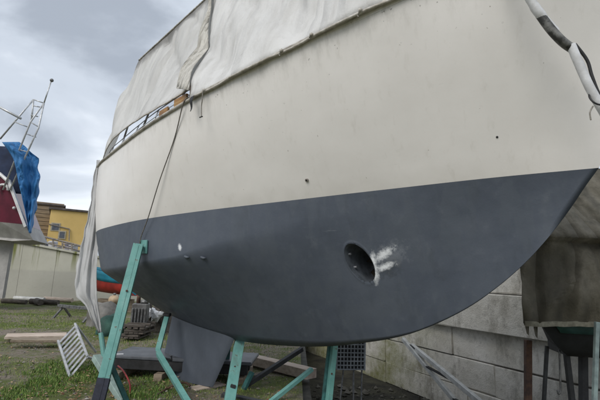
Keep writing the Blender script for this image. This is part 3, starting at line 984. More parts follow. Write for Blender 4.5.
# boards lying on the grass
for k, (a, b, w, lab, mt) in enumerate((((5, 341), (66, 339.5), .5, 'wide pale board lying in the grass, behind another', M_PALETIMBER), ((12, 346), (64, 346), .3, 'narrower weathered board lying in front of the wide pale one', M_TIMBER))):
    p0, p1 = ground_at(*a), ground_at(*b)
    mid = (p0 + p1) / 2
    o = MB().beam(p0 - mid, p1 - mid, w, .05).build('loose_board', mt)
    o.location = mid + Vector((0, 0, .09 + .02 * k))
    tag(o, lab, 'board', 'boards lying in the grass')
p0, p1 = ground_at(246, 356, .12), ground_at(312, 372, .12)
mid = (p0 + p1) / 2
o = MB().beam(p0 - mid, p1 - mid, .22, .14).build('pale_beam', M_PALETIMBER); o.location = mid + Vector((0, 0, -.03))
tag(o, 'long pale beam on the grass seen below the yacht bottom', 'beam')

# lattice crate on a wire frame
M_CRATE = worn('grey_crate_plastic', (.23, .245, .26), (.13, .14, .15), 8, .6)
c0 = at(337.5, 342, 6.55)
crate = thing('lattice_crate', 'grey lattice crate on thin wire legs below the yacht', 'crate', (c0.x, c0.y, .3))
cw, chh, cd = .41, .46, .45
xv = Vector((.985, .17, 0)); yv = Vector((-.17, .985, 0)); zv = Vector((0, 0, 1))
zb = at(350, 370, 6.55).z
o0 = Vector((c0.x, c0.y, zb))
def cb_(p, q, w, name, mat=M_CRATE, par=None): return wbuild(MB().beam(p, q, w, w, bevel=.002), name, mat, par or crate)
front = wbuild(MB().box(o0 + xv * cw / 2 + yv * .03 + zv * chh / 2, (cw - .02, .01, chh - .02), Matrix((xv, yv, zv)).transposed(), 0), 'inner_panel', M_DARKSTEEL, crate)
for k in range(9): cb_(o0 + xv * cw * k / 8, o0 + xv * cw * k / 8 + zv * chh, .016, 'upright_bar')
for k in range(9): cb_(o0 + zv * chh * k / 8 - yv * .004, o0 + xv * cw + zv * chh * k / 8 - yv * .004, .016, 'cross_bar')
wbuild(MB().box(o0 + xv * (cw + .012) + yv * cd / 2 + zv * chh / 2, (.02, cd, chh + .03), Matrix((xv, yv, zv)).transposed(), .006), 'side_panel', worn('pale_grey_panel', (.3, .32, .35), (.2, .21, .23), 6, .5), crate)
wbuild(MB().box(o0 + xv * .0 + yv * cd / 2 + zv * chh / 2, (.02, cd, chh), Matrix((xv, yv, zv)).transposed(), .006), 'side_panel', M_CRATE, crate)
wbuild(MB().box(o0 + xv * cw / 2 + yv * cd + zv * chh / 2, (cw, .02, chh), Matrix((xv, yv, zv)).transposed(), .006), 'back_panel', M_CRATE, crate)
wbuild(MB().box(o0 + xv * cw / 2 + yv * cd / 2 + zv * .0, (cw, cd, .02), Matrix((xv, yv, zv)).transposed(), .006), 'floor_panel', M_CRATE, crate)
for fx, fy, dx in ((.25, .02, -.12), (.62, .02, 0.02), (.92, .02, 0), (.1, .9, 0), (.92, .9, 0)):
    p_ = o0 + xv * cw * fx + yv * cd * fy
    wbuild(MB().tube([p_, Vector((p_.x + dx, p_.y, PIT_Z))], .011, 8), 'leg', M_DIRTSTEEL, crate, smooth=True)

# ------------------------------------------------------------------ block wall on the right
def mat_blocks():
    x = NT('mossy_concrete_blocks')
    n1 = x.noise(1.3, 7, .65, coord='Object'); n2 = x.noise(9, 8, .7); n3 = x.noise(.7, 5, .6, (1, 1, 1.6))
    c = x.ramp(n1, [(.3, (.5, .47, .41)), (.5, (.65, .62, .56)), (.7, (.75, .72, .67))])
    c = x.mix(x.ramp(n2, [(.56, 0.0), (.72, .6)]), c, (.2, .185, .16))
    c = x.mix(x.ramp(x.noise(1.9, 8, .7, (1, 1, .45), loc=(3, 1, 2)), [(.5, 0.0), (.66, .75)]), c, (.15, .13, .1))
    c = x.mix(x.ramp(x.noise(4.5, 8, .75, loc=(7, 5, 2)), [(.54, 0.0), (.68, .4)]), c, (.28, .26, .23))
    p = x.pos()
    far = x.ramp(x.math('MULTIPLY', x.math('SUBTRACT', p[0], 5.5), 1.0), [(.0, 1.0), (1.0, 0.06)])
    moss = x.math('MULTIPLY', far, x.ramp(n3, [(.4, 0.0), (.58, 1.0)]), x.math('MULTIPLY', 1.0, x.ramp(n2, [(.3, 1.0), (.7, .45)]))) if False else x.math('MULTIPLY', x.math('MULTIPLY', far, x.ramp(n3, [(.35, 0.1), (.55, 1.0)])), x.ramp(n2, [(.3, 1.0), (.7, .45)]))
    c = x.mix(moss, c, (.17, .175, .04))
    x.col(c); x.bump(x.math('ADD', x.math('ADD', n2, x.math('MULTIPLY', x.noise(3, 6, .7), 2.0)), x.noise(40, 5, .7)), .5, .03)
    return x.done(.9, 0, .2)
M_BLOCK = mat_blocks()
wd = Vector((.41, -.91, 0)).normalized(); wn = Vector((-.91, -.41, 0)).normalized()
w0 = Vector((2.72, 11.6, PIT_Z))
bwall = thing('block_wall', 'mossy wall of big grey concrete blocks along the sunken ground', 'wall', w0 - wd * 14)
Mw = Matrix((wd, -wn, Vector((0, 0, 1)))).transposed()
wbuild(MB().box(w0 - wd * 3.5 + Vector((0, 0, 1.6)) - wn * .32, (21.6, .4, 3.3), Mw), 'core', M_CONC_DARK, bwall)
courses = [(0, .52), (.53, .58), (1.12, .60), (1.73, .75), (2.49, .5), (3.0, .4)]
r_ = random.Random(3)
for ci, (z0, hh) in enumerate(courses):
    s = -14.0 + (ci % 2) * .9
    ln = 7.3
    while s < ln:
        l_ = r_.uniform(1.8, 3.8)
        e_ = min(s + l_, ln)
        prd = .0 + r_.uniform(-.012, .02) + (.15 if ci == 3 else 0) + (.04 if ci > 3 else 0)
        c_ = w0 + wd * ((s + e_) / 2) + Vector((0, 0, z0 + hh / 2)) - wn * (.1 - prd)
        bk_ = MB().box(c_, (e_ - s - .004, .25, hh - .006), Mw @ Matrix.Rotation(r_.uniform(-.012, .012), 3, 'Y'), .016)
        bk_.v = [tuple(Vector(v_) + Vector((r_.uniform(-.012, .012), r_.uniform(-.012, .012), r_.uniform(-.012, .012)))) for v_ in bk_.v]
        wbuild(bk_, 'block', M_BLOCK, bwall)
        s = e_
# return of the wall to the right
s0_ = w0 + wd * 5.05
for ci, (z0, hh) in enumerate(courses):
    for k in range(3):
        pass
# leaning ramp
ra, rb = at(403, 339, 10.1), at(456, 402, 8.5)
ra2, rb2 = at(412, 345.5, 9.9), at(480, 402, 7.6)
rb = ra + (rb - ra) * ((PIT_Z - ra.z) / (rb.z - ra.z)); rb2 = ra2 + (rb2 - ra2) * ((PIT_Z - ra2.z) / (rb2.z - ra2.z))
ramp = thing('leaning_ramp', 'long pale two-railed ramp leaning against the mossy block wall', 'ramp', rb)
M_GALV = worn('galvanised_rail', (.6, .6, .58), (.4, .4, .38), 7, .55, .1)
wbuild(MB().beam(ra, rb, .075, .09, bevel=.008), 'rail', M_GALV, ramp)
wbuild(MB().beam(ra2, rb2, .075, .09, bevel=.008), 'rail', M_GALV, ramp)
for q in (.04, .3, .6, .9):
    wbuild(MB().beam(ra.lerp(rb, q), ra2.lerp(rb2, q), .06, .03), 'tread', M_DARKSTEEL, ramp)

# ------------------------------------------------------------------ neighbour boat under khaki cover
def mat_khaki():
    x = NT('khaki_canvas')
    n1 = x.noise(1.6, 8, .68, (1, 1, .6)); n2 = x.noise(9, 8, .75)
    c = x.ramp(n1, [(.3, (.05, .045, .034)), (.5, (.105, .094, .07)), (.68, (.2, .18, .14))])  # light and dark of the folds painted in as mottled canvas tones
    c = x.mix(x.ramp(n2, [(.5, 0.0), (.7, .6)]), c, (.06, .056, .044))
    mr = x.n('ShaderNodeMapping'); mr.inputs['Rotation'].default_value = (0, R(-24), 0); mr.inputs['Scale'].default_value = (3.0, 1.0, .5)
    x.l(x.tc.outputs['Object'], mr.inputs['Vector'])
    nd = x.n('ShaderNodeTexNoise', Scale=.95, Detail=1.0, Roughness=.4, Distortion=.0); x.l(mr.outputs[0], nd.inputs['Vector'])
    crease = x.math('ABSOLUTE', x.math('SUBTRACT', nd.outputs['Fac'], .5))
    x.col(c); x.bump(x.math('ADD', x.math('MULTIPLY', crease, 22.0), x.math('ADD', x.math('MULTIPLY', n2, .3), x.math('MULTIPLY', x.noise(45, 3, .6), .15))), .8, .045)
    return x.done(.8, 0, .25)
M_KHAKI = mat_khaki()

M_DTEAL = worn('dark_teal_hull', (.035, .10, .10), (.015, .04, .042), 4, .5)
M_BOTBLK = worn('black_bottom_paint', (.018, .02, .022), (.008, .009, .01), 5, .75)
nb = thing('covered_boat', 'dark teal boat under a khaki canvas cover beyond the yacht bow', 'boat', (4.6, 6.1, -.2))
X0, X1, YN, YF, ZH = 2.68, 9.0, 5.25, 7.1, 1.08
# hull under the cover
rows = []
for i in range(40):
    q = i / 39
    X = X0 + .1 + (X1 - X0 - .1) * q
    hb = (YF - YN) / 2 * (.80 + .2 * math.sin(min(1, q * 2) * 1.57)) * math.sqrt(max(.02, 1 - max(0, (q - .6) / .4)**2)) - .05
    yc = (YN + YF) / 2
    dep = .42 * (.75 + .25 * q)
    r = []
    for j in range(25):
        a = math.pi * j / 24
        r.append(Vector((X + .5 * (dep + .3) * math.sin(a)**.8 + .56 * (yc - hb * math.cos(a) - YN), yc - hb * math.cos(a) * (abs(math.cos(a))**-.6 if abs(math.cos(a)) > .05 else 1), 1.30 - (dep + .30) * math.sin(a)**.8)))
    rows.append(r)
mb = MB(); mb.grid(rows)
mb.add(rows[0], [tuple(range(25))])
mb.f = mb.f; 
hl = wbuild(mb, 'hull', M_BOTBLK, nb, smooth=True, angle=50)
wbuild(MB().grid([[r[1] + Vector((0, -.02, .0)), r[2] + Vector((0, -.025, 0)), r[3] + Vector((0, -.025, 0))] for r in rows[1:30]]), 'sheer_strake', M_DTEAL, nb, smooth=True, thick=.012)
# cover: near side, end and top
rows = []
for i in range(70):
    q = i / 69
    X = X0 + (X1 - X0) * q
    r = []
    for j in range(46):
        w = j / 45
        if w < .62:       # near side, hem up to the gunwale
            k = w / .62
            zz = ZH + (.02 + .12 * q * 2) * (1 - k) + (2.15 - ZH) * k
            yy = YN + .03 - .10 * k * (1 - k) * 4 * .4 + .12 * k * k
            fold = .06 * math.sin((X + zz * .7) * 6.5 + 2.5 * mnoise.noise(Vector((X, zz, 7)))) * (1 - k * .3) - .10 * (1 - abs(mnoise.noise(Vector((X * 1.3 - zz * .9, zz * .5, 12)))) * 2.2)**3 * .6 + .12 * mnoise.noise(Vector((X * 1.6, zz * 1.1, 2))) + .05 * mnoise.noise(Vector((X * 5, zz * 3, 5)))
            yy += fold
        else:             # over the hoop, up to the ridge
            k = (w - .62) / .38
            zz = 2.15 + 1.15 * k**.9 - .10 * math.sin(k * 3.14)
            yy = YN - .02 + (.95) * k + .05 * mnoise.noise(Vector((X * 1.3, k * 3, 9)))
        r.append(Vector((X + .56 * (yy - YN) + .02 * mnoise.noise(Vector((zz * 3, 1, 1))), yy, zz)))
    rows.append(r)
mb = MB(); mb.grid(rows)
far = [[Vector((p_.x + .56 * (YN + YF - 2 * p_.y), YN + YF - p_.y, p_.z)) for p_ in r] for r in rows]
mb.grid(far[::-1])
wbuild(mb, 'canvas_cover', M_KHAKI, nb, smooth=True, thick=.006)
ends = []
for j in range(0, 46):
    a_, b_ = rows[0][j], far[0][j]
    ends.append([a_.lerp(b_, k / 12) + Vector((-.03 * math.sin(k / 12 * 3.14) + .02 * mnoise.noise(Vector((k * .7, j * .2, 0))), 0, 0)) for k in range(13)])
wbuild(MB().grid(ends), 'end_flap', M_KHAKI, nb, smooth=True, thick=.006)
wbuild(MB().grid([[r[0] + Vector((0, -.014, dz_ + .004 * math.sin(i_ * 2.1))) for dz_ in (-.01, .02, .05)] for i_, r in enumerate(rows)]), 'hem', worn('khaki_hem', (.26, .245, .19), (.13, .12, .09), 14, .8), nb, smooth=True)
for k in (0, 2):     # tattered corner
    X = X0 + .03 + k * .05
    d_ = (.11, .05, .14, .06, .03)[k]
    p_ = Vector((X, YN + .03, ZH + .02))
    wbuild(MB().add([p_, p_ + Vector((.05, 0, 0)), p_ + Vector((.035, -.01, -d_)), p_ + Vector((.012, -.01, -d_ * .8))], [(0, 1, 2, 3)]), 'tatter', M_KHAKI, nb, thick=.004)
# posts below it
def prop(u0, v0, u1, v1, Y, w, mat, lab, name='prop_post', d=None):
    a_ = at(u0, v0, Y); b_ = at(u1, v1, Y); 
    b_ = a_ + (b_ - a_) * ((PIT_Z - a_.z) / (b_.z - a_.z))
    o = MB().beam(a_ - b_, Vector((0, 0, 0)), w, d or w, (0, 1, 0)).build(name, mat)
    o.location = b_
    tag(o, lab, 'post', 'props under the covered boat')
    return o
prop(528, 340, 528, 400, 5.9, .075, M_RUST, 'rusty brown prop, leftmost under the covered boat')
prop(547, 346, 544, 400, 5.8, .04, M_DARKSTEEL, 'thin dark prop just right of the rusty brown one')
prop(565, 342, 572, 400, 5.8, .06, M_DARKSTEEL, 'slanting dark prop in the middle under the covered boat')
prop(583, 342, 583.5, 400, 6.0, .085, M_DARKSTEEL, 'stout upright dark prop right of the slanting one')
prop(597, 322, 594.5, 400, 5.05, .045, worn('pale_teal_steel', (.28, .36, .35), (.16, .2, .2), 8, .5), 'pale grey-green prop in front of the canvas hem at the frame edge')
pts = [at(559.5, 350, 5.7), at(560, 370, 5.7), at(560.5, 390, 5.7), at(558.5, 394, 5.7), at(557.5, 390, 5.7)]
tag(MB().tube(smooth_curve(pts, 5), .012, 8).build('hanging_hook', M_DIRTSTEEL, smooth=True), 'thin steel hook hanging below the covered boat', 'hook')

# ------------------------------------------------------------------ left: concrete wall, railing, houses
def mat_stain():
    x = NT('stained_concrete')
    p = x.pos(); n1 = x.noise(.5, 7, .6); n2 = x.noise(2.0, 5, .55, (1.2, 1.2, .07)); n3 = x.noise(7, 8, .7)
    c = x.ramp(n1, [(.3, (.44, .43, .36)), (.65, (.54, .53, .45))])
    c = x.mix(x.math('MULTIPLY', x.ramp(n2, [(.5, 0.0), (.57, .95)]), x.ramp(x.math('MULTIPLY', p[2], .33), [(.4, 0.0), (.72, 1.0)])), c, (.17, .185, .05))
    c = x.mix(x.ramp(x.math('MULTIPLY', p[2], .33), [(.42, .3), (.45, 0.0)]), c, (.3, .29, .28))
    c = x.mix(x.ramp(n3, [(.6, 0.0), (.75, .35)]), c, (.25, .24, .2))
    x.col(c); x.bump(n3, .3, .03)
    return x.done(.9, 0, .2)
M_STAIN = mat_stain()
wl0, wl1 = ground_at(-60, 296.5), ground_at(150, 302)
ta, tb = at(5, 240, 20.6), at(78, 254, 21.3)
cw_ = thing('concrete_wall', 'long pale concrete wall streaked with green algae at the far left', 'wall', (wl0.x, wl0.y, 0))
dirw = (wl1 - wl0); 
segs = 6
def top_z(p_):
    q = (p_.x - ta.x) / (tb.x - ta.x)
    return ta.z + (tb.z - ta.z) * q
nrmw = Vector((dirw.y, -dirw.x, 0)).normalized()
for k in range(segs):
    a_ = wl0 + dirw * (k / segs) ; b_ = wl0 + dirw * ((k + 1) / segs - .0012)
    za, zb_ = max(.9, top_z(a_)), max(.9, top_z(b_))
    V = []
    for p_, z_ in ((a_, za), (b_, zb_)):
        for off in (0, -.5):
            q_ = p_ + nrmw * off
            V += [Vector((q_.x, q_.y, -.1)), Vector((q_.x, q_.y, z_))]
    wbuild(MB().add(V, [(0, 4, 5, 1), (2, 3, 7, 6), (1, 5, 7, 3), (0, 1, 3, 2), (4, 6, 7, 5)]), 'panel', M_STAIN, cw_)
    # coping
    wbuild(MB().beam(Vector((a_.x, a_.y, za + .05)) - nrmw * .22, Vector((b_.x, b_.y, zb_ + .05)) - nrmw * .22, .62, .10), 'coping', M_STAIN, cw_)
rl = thing('railing', 'weathered railing along the top of the concrete wall', 'railing', (ta.x, ta.y, ta.z))
M_RAILW = worn('grey_railing', (.3, .27, .24), (.15, .13, .11), 10, .7)
ra_, rb_ = at(22, 231, 21), at(84, 248, 21.6)
for dv in (0, 6):
    wbuild(MB().tube([at(22, 231 + dv, 21), at(84, 247 + dv * .8, 21.6)], .05 if dv == 0 else .035, 8), 'rail', M_RAILW, rl)
for k in range(7):
    q = k / 6
    u = 25 + 56 * q
    wbuild(MB().beam(at(u, 231.5 + (u - 22) * .265, 21.3), at(u + .5, 243.5 + (u - 22) * .19, 21.3), .07, .05), 'post', M_RAILW, rl)
wbuild(MB().beam(at(28, 232, 21.2), at(39, 247, 21.2), .07, .06), 'diagonal_brace', M_RAILW, rl)
# stacked gear behind the railing
r_ = random.Random(5)
gear = [(.33, .31, .36), (.55, .54, .55), (.24, .24, .3), (.6, .6, .62), (.3, .3, .33), (.42, .38, .36)]
for k in range(9):
    u = 36 + k * 5.4 + r_.uniform(-1, 1)
    p_ = at(u, 246 + (u - 36) * .13, 22.6)
    h_ = r_.uniform(.35, .75)
    o = MB().box((0, 0, h_ / 2), (.26, .4, h_), Matrix.Rotation(r_.uniform(-.2, .2), 3, 'Z'), .03).box((0, -.02, h_ * .9), (.29, .44, h_ * .1), None, .01).build('storage_tub', worn('tub_%d' % k, gear[k % 6], tuple(v * .6 for v in gear[k % 6]), 4, .6))
    o.location = p_ - Vector((0, 0, .35))
    tag(o, ('%s of the nine storage tubs behind the wall railing, counted from the left' % ('first', 'second', 'third', 'fourth', 'fifth', 'sixth', 'seventh', 'eighth', 'last')[k]), 'tub', 'tubs behind the railing')

# yellow house and brick house
def pane_mat(): return worn('window_dark', (.1, .11, .13), (.05, .055, .07), 3, .2, spec=.6)
M_PANE = pane_mat()
M_YEL = worn('yellow_render', (.66, .47, .18), (.56, .39, .14), .35, .85, bump=.2)
M_ROOF = worn('dark_roof', (.11, .095, .085), (.06, .05, .045), 2, .8)
yh = thing('yellow_house', 'yellow rendered house with two small windows behind the concrete wall', 'house', at(66, 262, 58))
yc = at(66, 262, 58)
def house_box(h, c_, w, d, z0, z1, mat, rz, name='wall'):
    Mz = Matrix.Rotation(rz, 3, 'Z')
    return wbuild(MB().box((c_.x, c_.y, (z0 + z1) / 2), (w, d, z1 - z0), Mz, .02), name, mat, h)
RZ = R(28)
Mz = Matrix.Rotation(RZ, 3, 'Z')
zt = at(66, 213.5, 58).z
house_box(yh, yc, 4.9, 6.0, -.5, zt, M_YEL, RZ)
wbuild(MB().box((yc.x, yc.y, zt + .12), (5.4, 6.5, .28), Mz, .03), 'roof', M_ROOF, yh)
def on_face(u, v, Y, w, h, parent, name, mat, prd=.05, fr=True):
    p_ = at(u, v, Y)
    f = wbuild(MB().box(p_, (w + .3, .14, h + .3), Mz, .02), name, worn('frame_grey', (.42, .38, .3), (.3, .27, .2), 3, .7), parent)
    wbuild(MB().box(p_ - Mz @ Vector((0, .06, 0)), (w, .06, h), Mz, .0), 'pane', mat, f)
    return f
def face_depth(c_, hw, u):
    # distance at which the view towards u meets the front face of a house
    fn = Mz @ Vector((0, -1, 0)); p0 = Vector((c_.x, c_.y, 0)) + fn * hw
    d = at(u, 230, 1) - Vector((0, 0, EYE))
    t = (p0 - Vector((0, 0, 0))).xy.dot(fn.xy) / d.xy.dot(fn.xy)
    return t
for u, v, w, h in ((55.5, 227, .75, .75), (62, 235, .55, .75)):
    on_face(u, v, face_depth(yc, 3.02, u), w, h, yh, 'window', M_PANE)
for a_, b_ in (((49, 224), (69.5, 229)), ((69.5, 229), (69, 241))):
    wbuild(MB().tube([at(*a_, face_depth(yc, 3.15, a_[0])), at(*b_, face_depth(yc, 3.15, b_[0]))], .07, 8), 'drain_pipe', M_RAILW, yh)
wbuild(MB().box(at(86, 219, 60) + Vector((0, 0, -1)), (1.2, 1.2, 2.8), Mz, .05), 'chimney', worn('grey_stone', (.3, .29, .28), (.15, .15, .14), 2, .9), yh)
bh = thing('brown_house', 'brown plank house left of the yellow one', 'house', at(38, 262, 61))
bc = at(38, 262, 61)
zt2 = at(40, 207, 61).z
M_BRN = worn('brown_boards', (.36, .28, .19), (.2, .15, .1), 1.2, .85, bump=.3, stretch=(.5, .5, 4))
house_box(bh, bc, 4.4, 5, -.5, zt2, M_CONC_DARK, RZ)
fn = Mz @ Vector((0, -1, 0))
k = 0
zz = 2.0
while zz < zt2:
    c_ = Vector((bc.x, bc.y, zz + .26)) + fn * 2.55
    wbuild(MB().box(c_, (4.5, .12, .48), Mz @ Matrix.Rotation(R(8), 3, 'X'), .02), 'board', M_BRN, bh)
    zz += .54
wbuild(MB().box((bc.x, bc.y, zt2 + .1), (4.9, 5.6, .22), Mz, .03), 'roof', M_ROOF, bh)

# ------------------------------------------------------------------ left: burgundy boat
BD = 14.0
mbt = thing('burgundy_boat', 'burgundy boat with grey bottom and steel gantry at the left edge', 'boat', (-11.5, 14.5, 0))
M_BURG = worn('burgundy_paint', (.12, .012, .03), (.075, .008, .02), 3, .3, bump=.05)
M_GREYB = worn('grey_boat_bottom', (.4, .39, .37), (.28, .27, .26), 2.5, .7)
M_WHITEG = worn('white_gelcoat', (.72, .72, .72), (.5, .5, .5), 4, .35, bump=.05)
M_BLUE = mat_tarp('blue_polytarp', (.05, .22, .5), (.035, .15, .36), .3, .25, 1.6)
M_NAVYC = worn('navy_cloth', (.015, .03, .075), (.008, .015, .04), 3, .8)
def prism(front, depth, mb=None):
    """solid from an outline: each point keeps its place and is repeated depth metres behind"""
    mb = mb or MB()
    n = len(front)
    off = Vector((-.35, 1, 0)).normalized() * depth
    V = list(front) + [p_ + off for p_ in front]
    F = [tuple(range(n)), tuple(range(n, 2 * n))[::-1]] + [(i, i + n, (i + 1) % n + n, (i + 1) % n) for i in range(n)]
    return mb.add(V, F)
# stern quarter: topsides, boot stripe, bottom, keel
wbuild(prism([at(-70, 168, BD + .6), at(0, 176, BD), at(10, 187, BD - .05), at(24, 224, BD), at(10, 223, BD), at(-70, 214, BD + .6)], 2.6), 'topsides', M_BURG, mbt)
wbuild(prism([at(-70, 213, BD + .55), at(0, 222, BD - .05), at(25, 224.5, BD - .05), at(33, 240, BD + .2), at(12, 241, BD + .2), at(-70, 232, BD + .7)], 2.5), 'bottom', M_GREYB, mbt)
wbuild(prism([at(-70, 230, BD + 1.2), at(12, 239, BD + 1.0), at(2, 298.5, BD + 1.0), at(-70, 300, BD + 1.1)], .35), 'keel', M_GREYB, mbt)
wbuild(MB().beam(at(8.5, 180, BD - .12), at(26, 227, BD - .12), .09, .09), 'corner_strip', M_WHITEG, mbt)
wbuild(MB().tube([at(-70, 166, BD + .5), at(0, 174, BD - .1), at(9, 182, BD - .12)], .06, 8), 'rubbing_rail', M_WHITEG, mbt)
arc = [at(3 + 5 * math.cos(a), 189 + 4.5 * math.sin(a), BD - .06) for a in np.linspace(2.6, 6.6, 14)]
wbuild(MB().tube(arc, .045, 6), 'emblem_stroke', M_WHITEG, mbt)
wbuild(MB().ball(at(14, 208, BD - .08), .05, 2), 'fitting', M_WHITEG, mbt, smooth=True)
# gantry
g = thing('steel_gantry', 'tall steel ladder frame with a ball-topped mast on the burgundy boat', 'gantry', at(10, 180, BD))
def gt(*uvs, r=.028, name='tube', dY=0): return wbuild(MB().tube([at(u, v, BD - .2 + dY) for u, v in uvs], r, 8), name, M_STEEL, g, smooth=True)
gt((3, 190), (30.5, 122), (44, 103), name='rail'); gt((10, 190), (38.5, 128), (44, 103), name='rail')
gt((0, 139), (33.5, 99.5), name='rail', dY=.5); gt((33.5, 99.5), (31.5, 121), name='upright', dY=.2)
gt((44, 103), (51, 81.5), r=.022, name='mast')
wbuild(MB().ball(at(51.8, 80.3, BD - .2), .062, 2), 'mast_ball', M_DIRTSTEEL, g, smooth=True)
for a_, b_ in (((33.5, 99.5), (44, 103)), ((33, 105.5), (40, 107)), ((31, 115), (38, 116.5)), ((30.5, 122), (39, 127)), ((27, 134), (36, 137)), ((15, 122), (28, 127)), ((20, 150), (28, 152))):
    gt(a_, b_, r=.02, name='rung', dY=.1)
gt((-6, 104), (21, 118.5), r=.04, name='boom')
# blue sheet
bt = thing('blue_tarp', 'bright blue plastic tarp bundled over the burgundy boat stern', 'tarp', at(25, 190, BD))
rows = []
Lp = [(142, 2, 19), (150, 8, 29), (158, 13, 38.5), (166, 15.5, 38), (175, 17, 39.5), (185, 19, 39.5), (197, 22, 38), (210, 25, 36), (223, 27.5, 33), (233, 29, 31.5)]
vv = np.linspace(142, 233, 40)
l_ = np.interp(vv, [a[0] for a in Lp], [a[1] for a in Lp]); rr_ = np.interp(vv, [a[0] for a in Lp], [a[2] for a in Lp])
for i, v in enumerate(vv):
    r = []
    for j in range(20):
        w = j / 19
        dep = BD - .35 + .05 * mnoise.noise(Vector((w * 11, v * .25, 6))) + .16 * abs(mnoise.noise(Vector((w * 4 + v * .05, v * .06, 11)))) + .14 * math.sin(w * 7 + v * .06) + .16 * mnoise.noise(Vector((w * 5, v * .09, 1))) + .6 * w * w
        r.append(at(l_[i] + (rr_[i] - l_[i]) * w + .8 * math.sin(v * .4) * (w > .9), v, dep))
    rows.append(r)
wbuild(MB().grid(rows), 'sheet', M_BLUE, bt, smooth=True, thick=.01)
nv = thing('navy_spray_hood', 'dark navy canvas hood between the gantry rails and blue tarp', 'canvas hood', at(8, 165, BD))
rows = []
for i in range(14):
    q = i / 13
    r = []
    for j in range(12):
        w = j / 11
        u = -60 + (76 + 6 * q) * w; v = 143 + 45 * q + 4 * w * (1 - q) + 6 * w * q
        r.append(at(u, v, BD + .15 + .5 * math.sin(w * 3) * (1 - q) * .4 + .08 * mnoise.noise(Vector((w * 6, q * 4, 3)))))
    rows.append(r)
wbuild(MB().grid(rows), 'canvas', M_NAVYC, nv, smooth=True, thick=.02)

# ------------------------------------------------------------------ clutter behind the stern
M_TURQ = worn('turquoise_paint', (.03, .3, .42), (.02, .2, .3), 3, .45)
M_RED = worn('red_paint', (.38, .035, .025), (.2, .02, .016), 3, .5)
def skiff(loc, rz, L_, B_w, H_, mats, label):
    t = thing('small_boat', label, 'boat', loc, (0, 0, rz))
    rows_l, rows_u = [], []
    for i in range(25):
        q = i / 24
        s = (q - .5) * L_
        hb = B_w / 2 * (1 - max(0, (q - .35) / .65)**2.2) + .01
        zs = H_ * (.9 + .25 * q * q)
        rl, ru = [], []
        for j in range(15):
            a = math.pi * (j / 14)
            rl.append((s, -hb * .86 * math.cos(a), zs * .55 * (1 - math.sin(a)**.7) + .08 * q * q))
        for sg in (-1, 1):
            rows_u.append([])
        rows_l.append(rl)
    MB().grid(rows_l).build('hull', mats[0], t, smooth=True)
    for sg in (-1, 1):
        g_ = []
        for i in range(25):
            q = i / 24; hb = B_w / 2 * (1 - max(0, (q - .35) / .65)**2.2) + .01; zs = H_ * (.9 + .25 * q * q); s = (q - .5) * L_
            g_.append([(s, sg * hb * (.86 + .14 * k), zs * (.55 + .45 * k) + .08 * q * q * (1 - k)) for k in np.linspace(0, 1, 4)])
        MB().grid(g_).build('strake', mats[1], t, smooth=True, thick=.02)
    tr_ = [(-L_ / 2, -B_w / 2, H_ * .9), (-L_ / 2, B_w / 2, H_ * .9), (-L_ / 2, B_w * .4, H_ * .4), (-L_ / 2, 0, .02), (-L_ / 2, -B_w * .4, H_ * .4)]
    MB().add(tr_, [(0, 1, 2, 3, 4)]).build('transom', mats[1], t, thick=.03)
    MB().box((-L_ * .08, 0, H_ * 1.1), (L_ * .32, B_w * .62, H_ * .55), None, .06).build('cabin', mats[2], t)
    MB().box((-L_ * .08, 0, H_ * 1.42), (L_ * .36, B_w * .7, .05), None, .02).build('cabin_roof', mats[2], t)
    return t
skiff(at(112, 294, 16.5), R(150), 2.5, 1.25, .85, (M_RED, M_TURQ, M_WHITEG), 'small red and turquoise boat with white cabin, behind the yacht stern')
for k_, (u, v) in enumerate(((110, 298), (123, 298))):
    p_ = at(u, v, 16.5)
    o = MB().beam((-.4, 0, 0), (.4, 0, 0), .2, max(.1, p_.z), (0, 0, 1)).build('chock', M_TIMBER); o.location = (p_.x, p_.y, p_.z / 2 - .03)
    tag(o, ('left' if k_ == 0 else 'right') + ' timber chock under the small red and turquoise boat', 'chock', 'chocks under the small boat')
def junk_box(name, u0, v0, u1, v1, Y, d, mat, lab, cat, extra=None, rz=.2):
    c_ = (at(u0, v1, Y) + at(u1, v1, Y)) / 2
    w_ = (at(u1, v1, Y) - at(u0, v1, Y)).length; h_ = (at(u0, v0, Y) - at(u0, v1, Y)).length
    t = thing(name, lab, cat, c_, (0, 0, rz))
    MB().box((0, d / 2, h_ / 2), (w_, d, h_), None, .02).build('body', mat, t)
    if extra: extra(t, w_, d, h_)
    return t
M_ENG = worn('engine_grey', (.2, .2, .2), (.08, .075, .07), 6, .6, .3)
def eng_extra(t, w, d, h):
    for k in range(5):
        MB().box((-w / 2 + w * (k + .5) / 5, -.02, h * .45), (w * .1, .05, h * .7), None, .005).build('fin', M_DIRTSTEEL, t)
    MB().tube([(-w * .2, d / 2, h), (-w * .2, d / 2, h + .15), (w * .1, d / 2, h + .22)], .05, 10).build('pipe', M_RUST, t, smooth=True)
    MB().tube([(w * .25, d * .3, h), (w * .25, d * .3, h + .08)], .09, 12).build('cap', M_DIRTSTEEL, t, smooth=True)
junk_box('engine_block', 130, 304, 145, 326, 10.5, .5, M_ENG, 'grey finned engine block standing behind the tall teal stand', 'engine', eng_extra)
M_GBROWN = worn('grey_brown_wood', (.13, .112, .095), (.05, .042, .036), 4, .85, bump=.4, stretch=(1, 5, 5))
t = thing('pallet_stack', 'stack of weathered grey pallets below the engine block', 'pallets', at(137, 342, 10.4))
pc = at(137, 342, 10.4); pc.z = 0
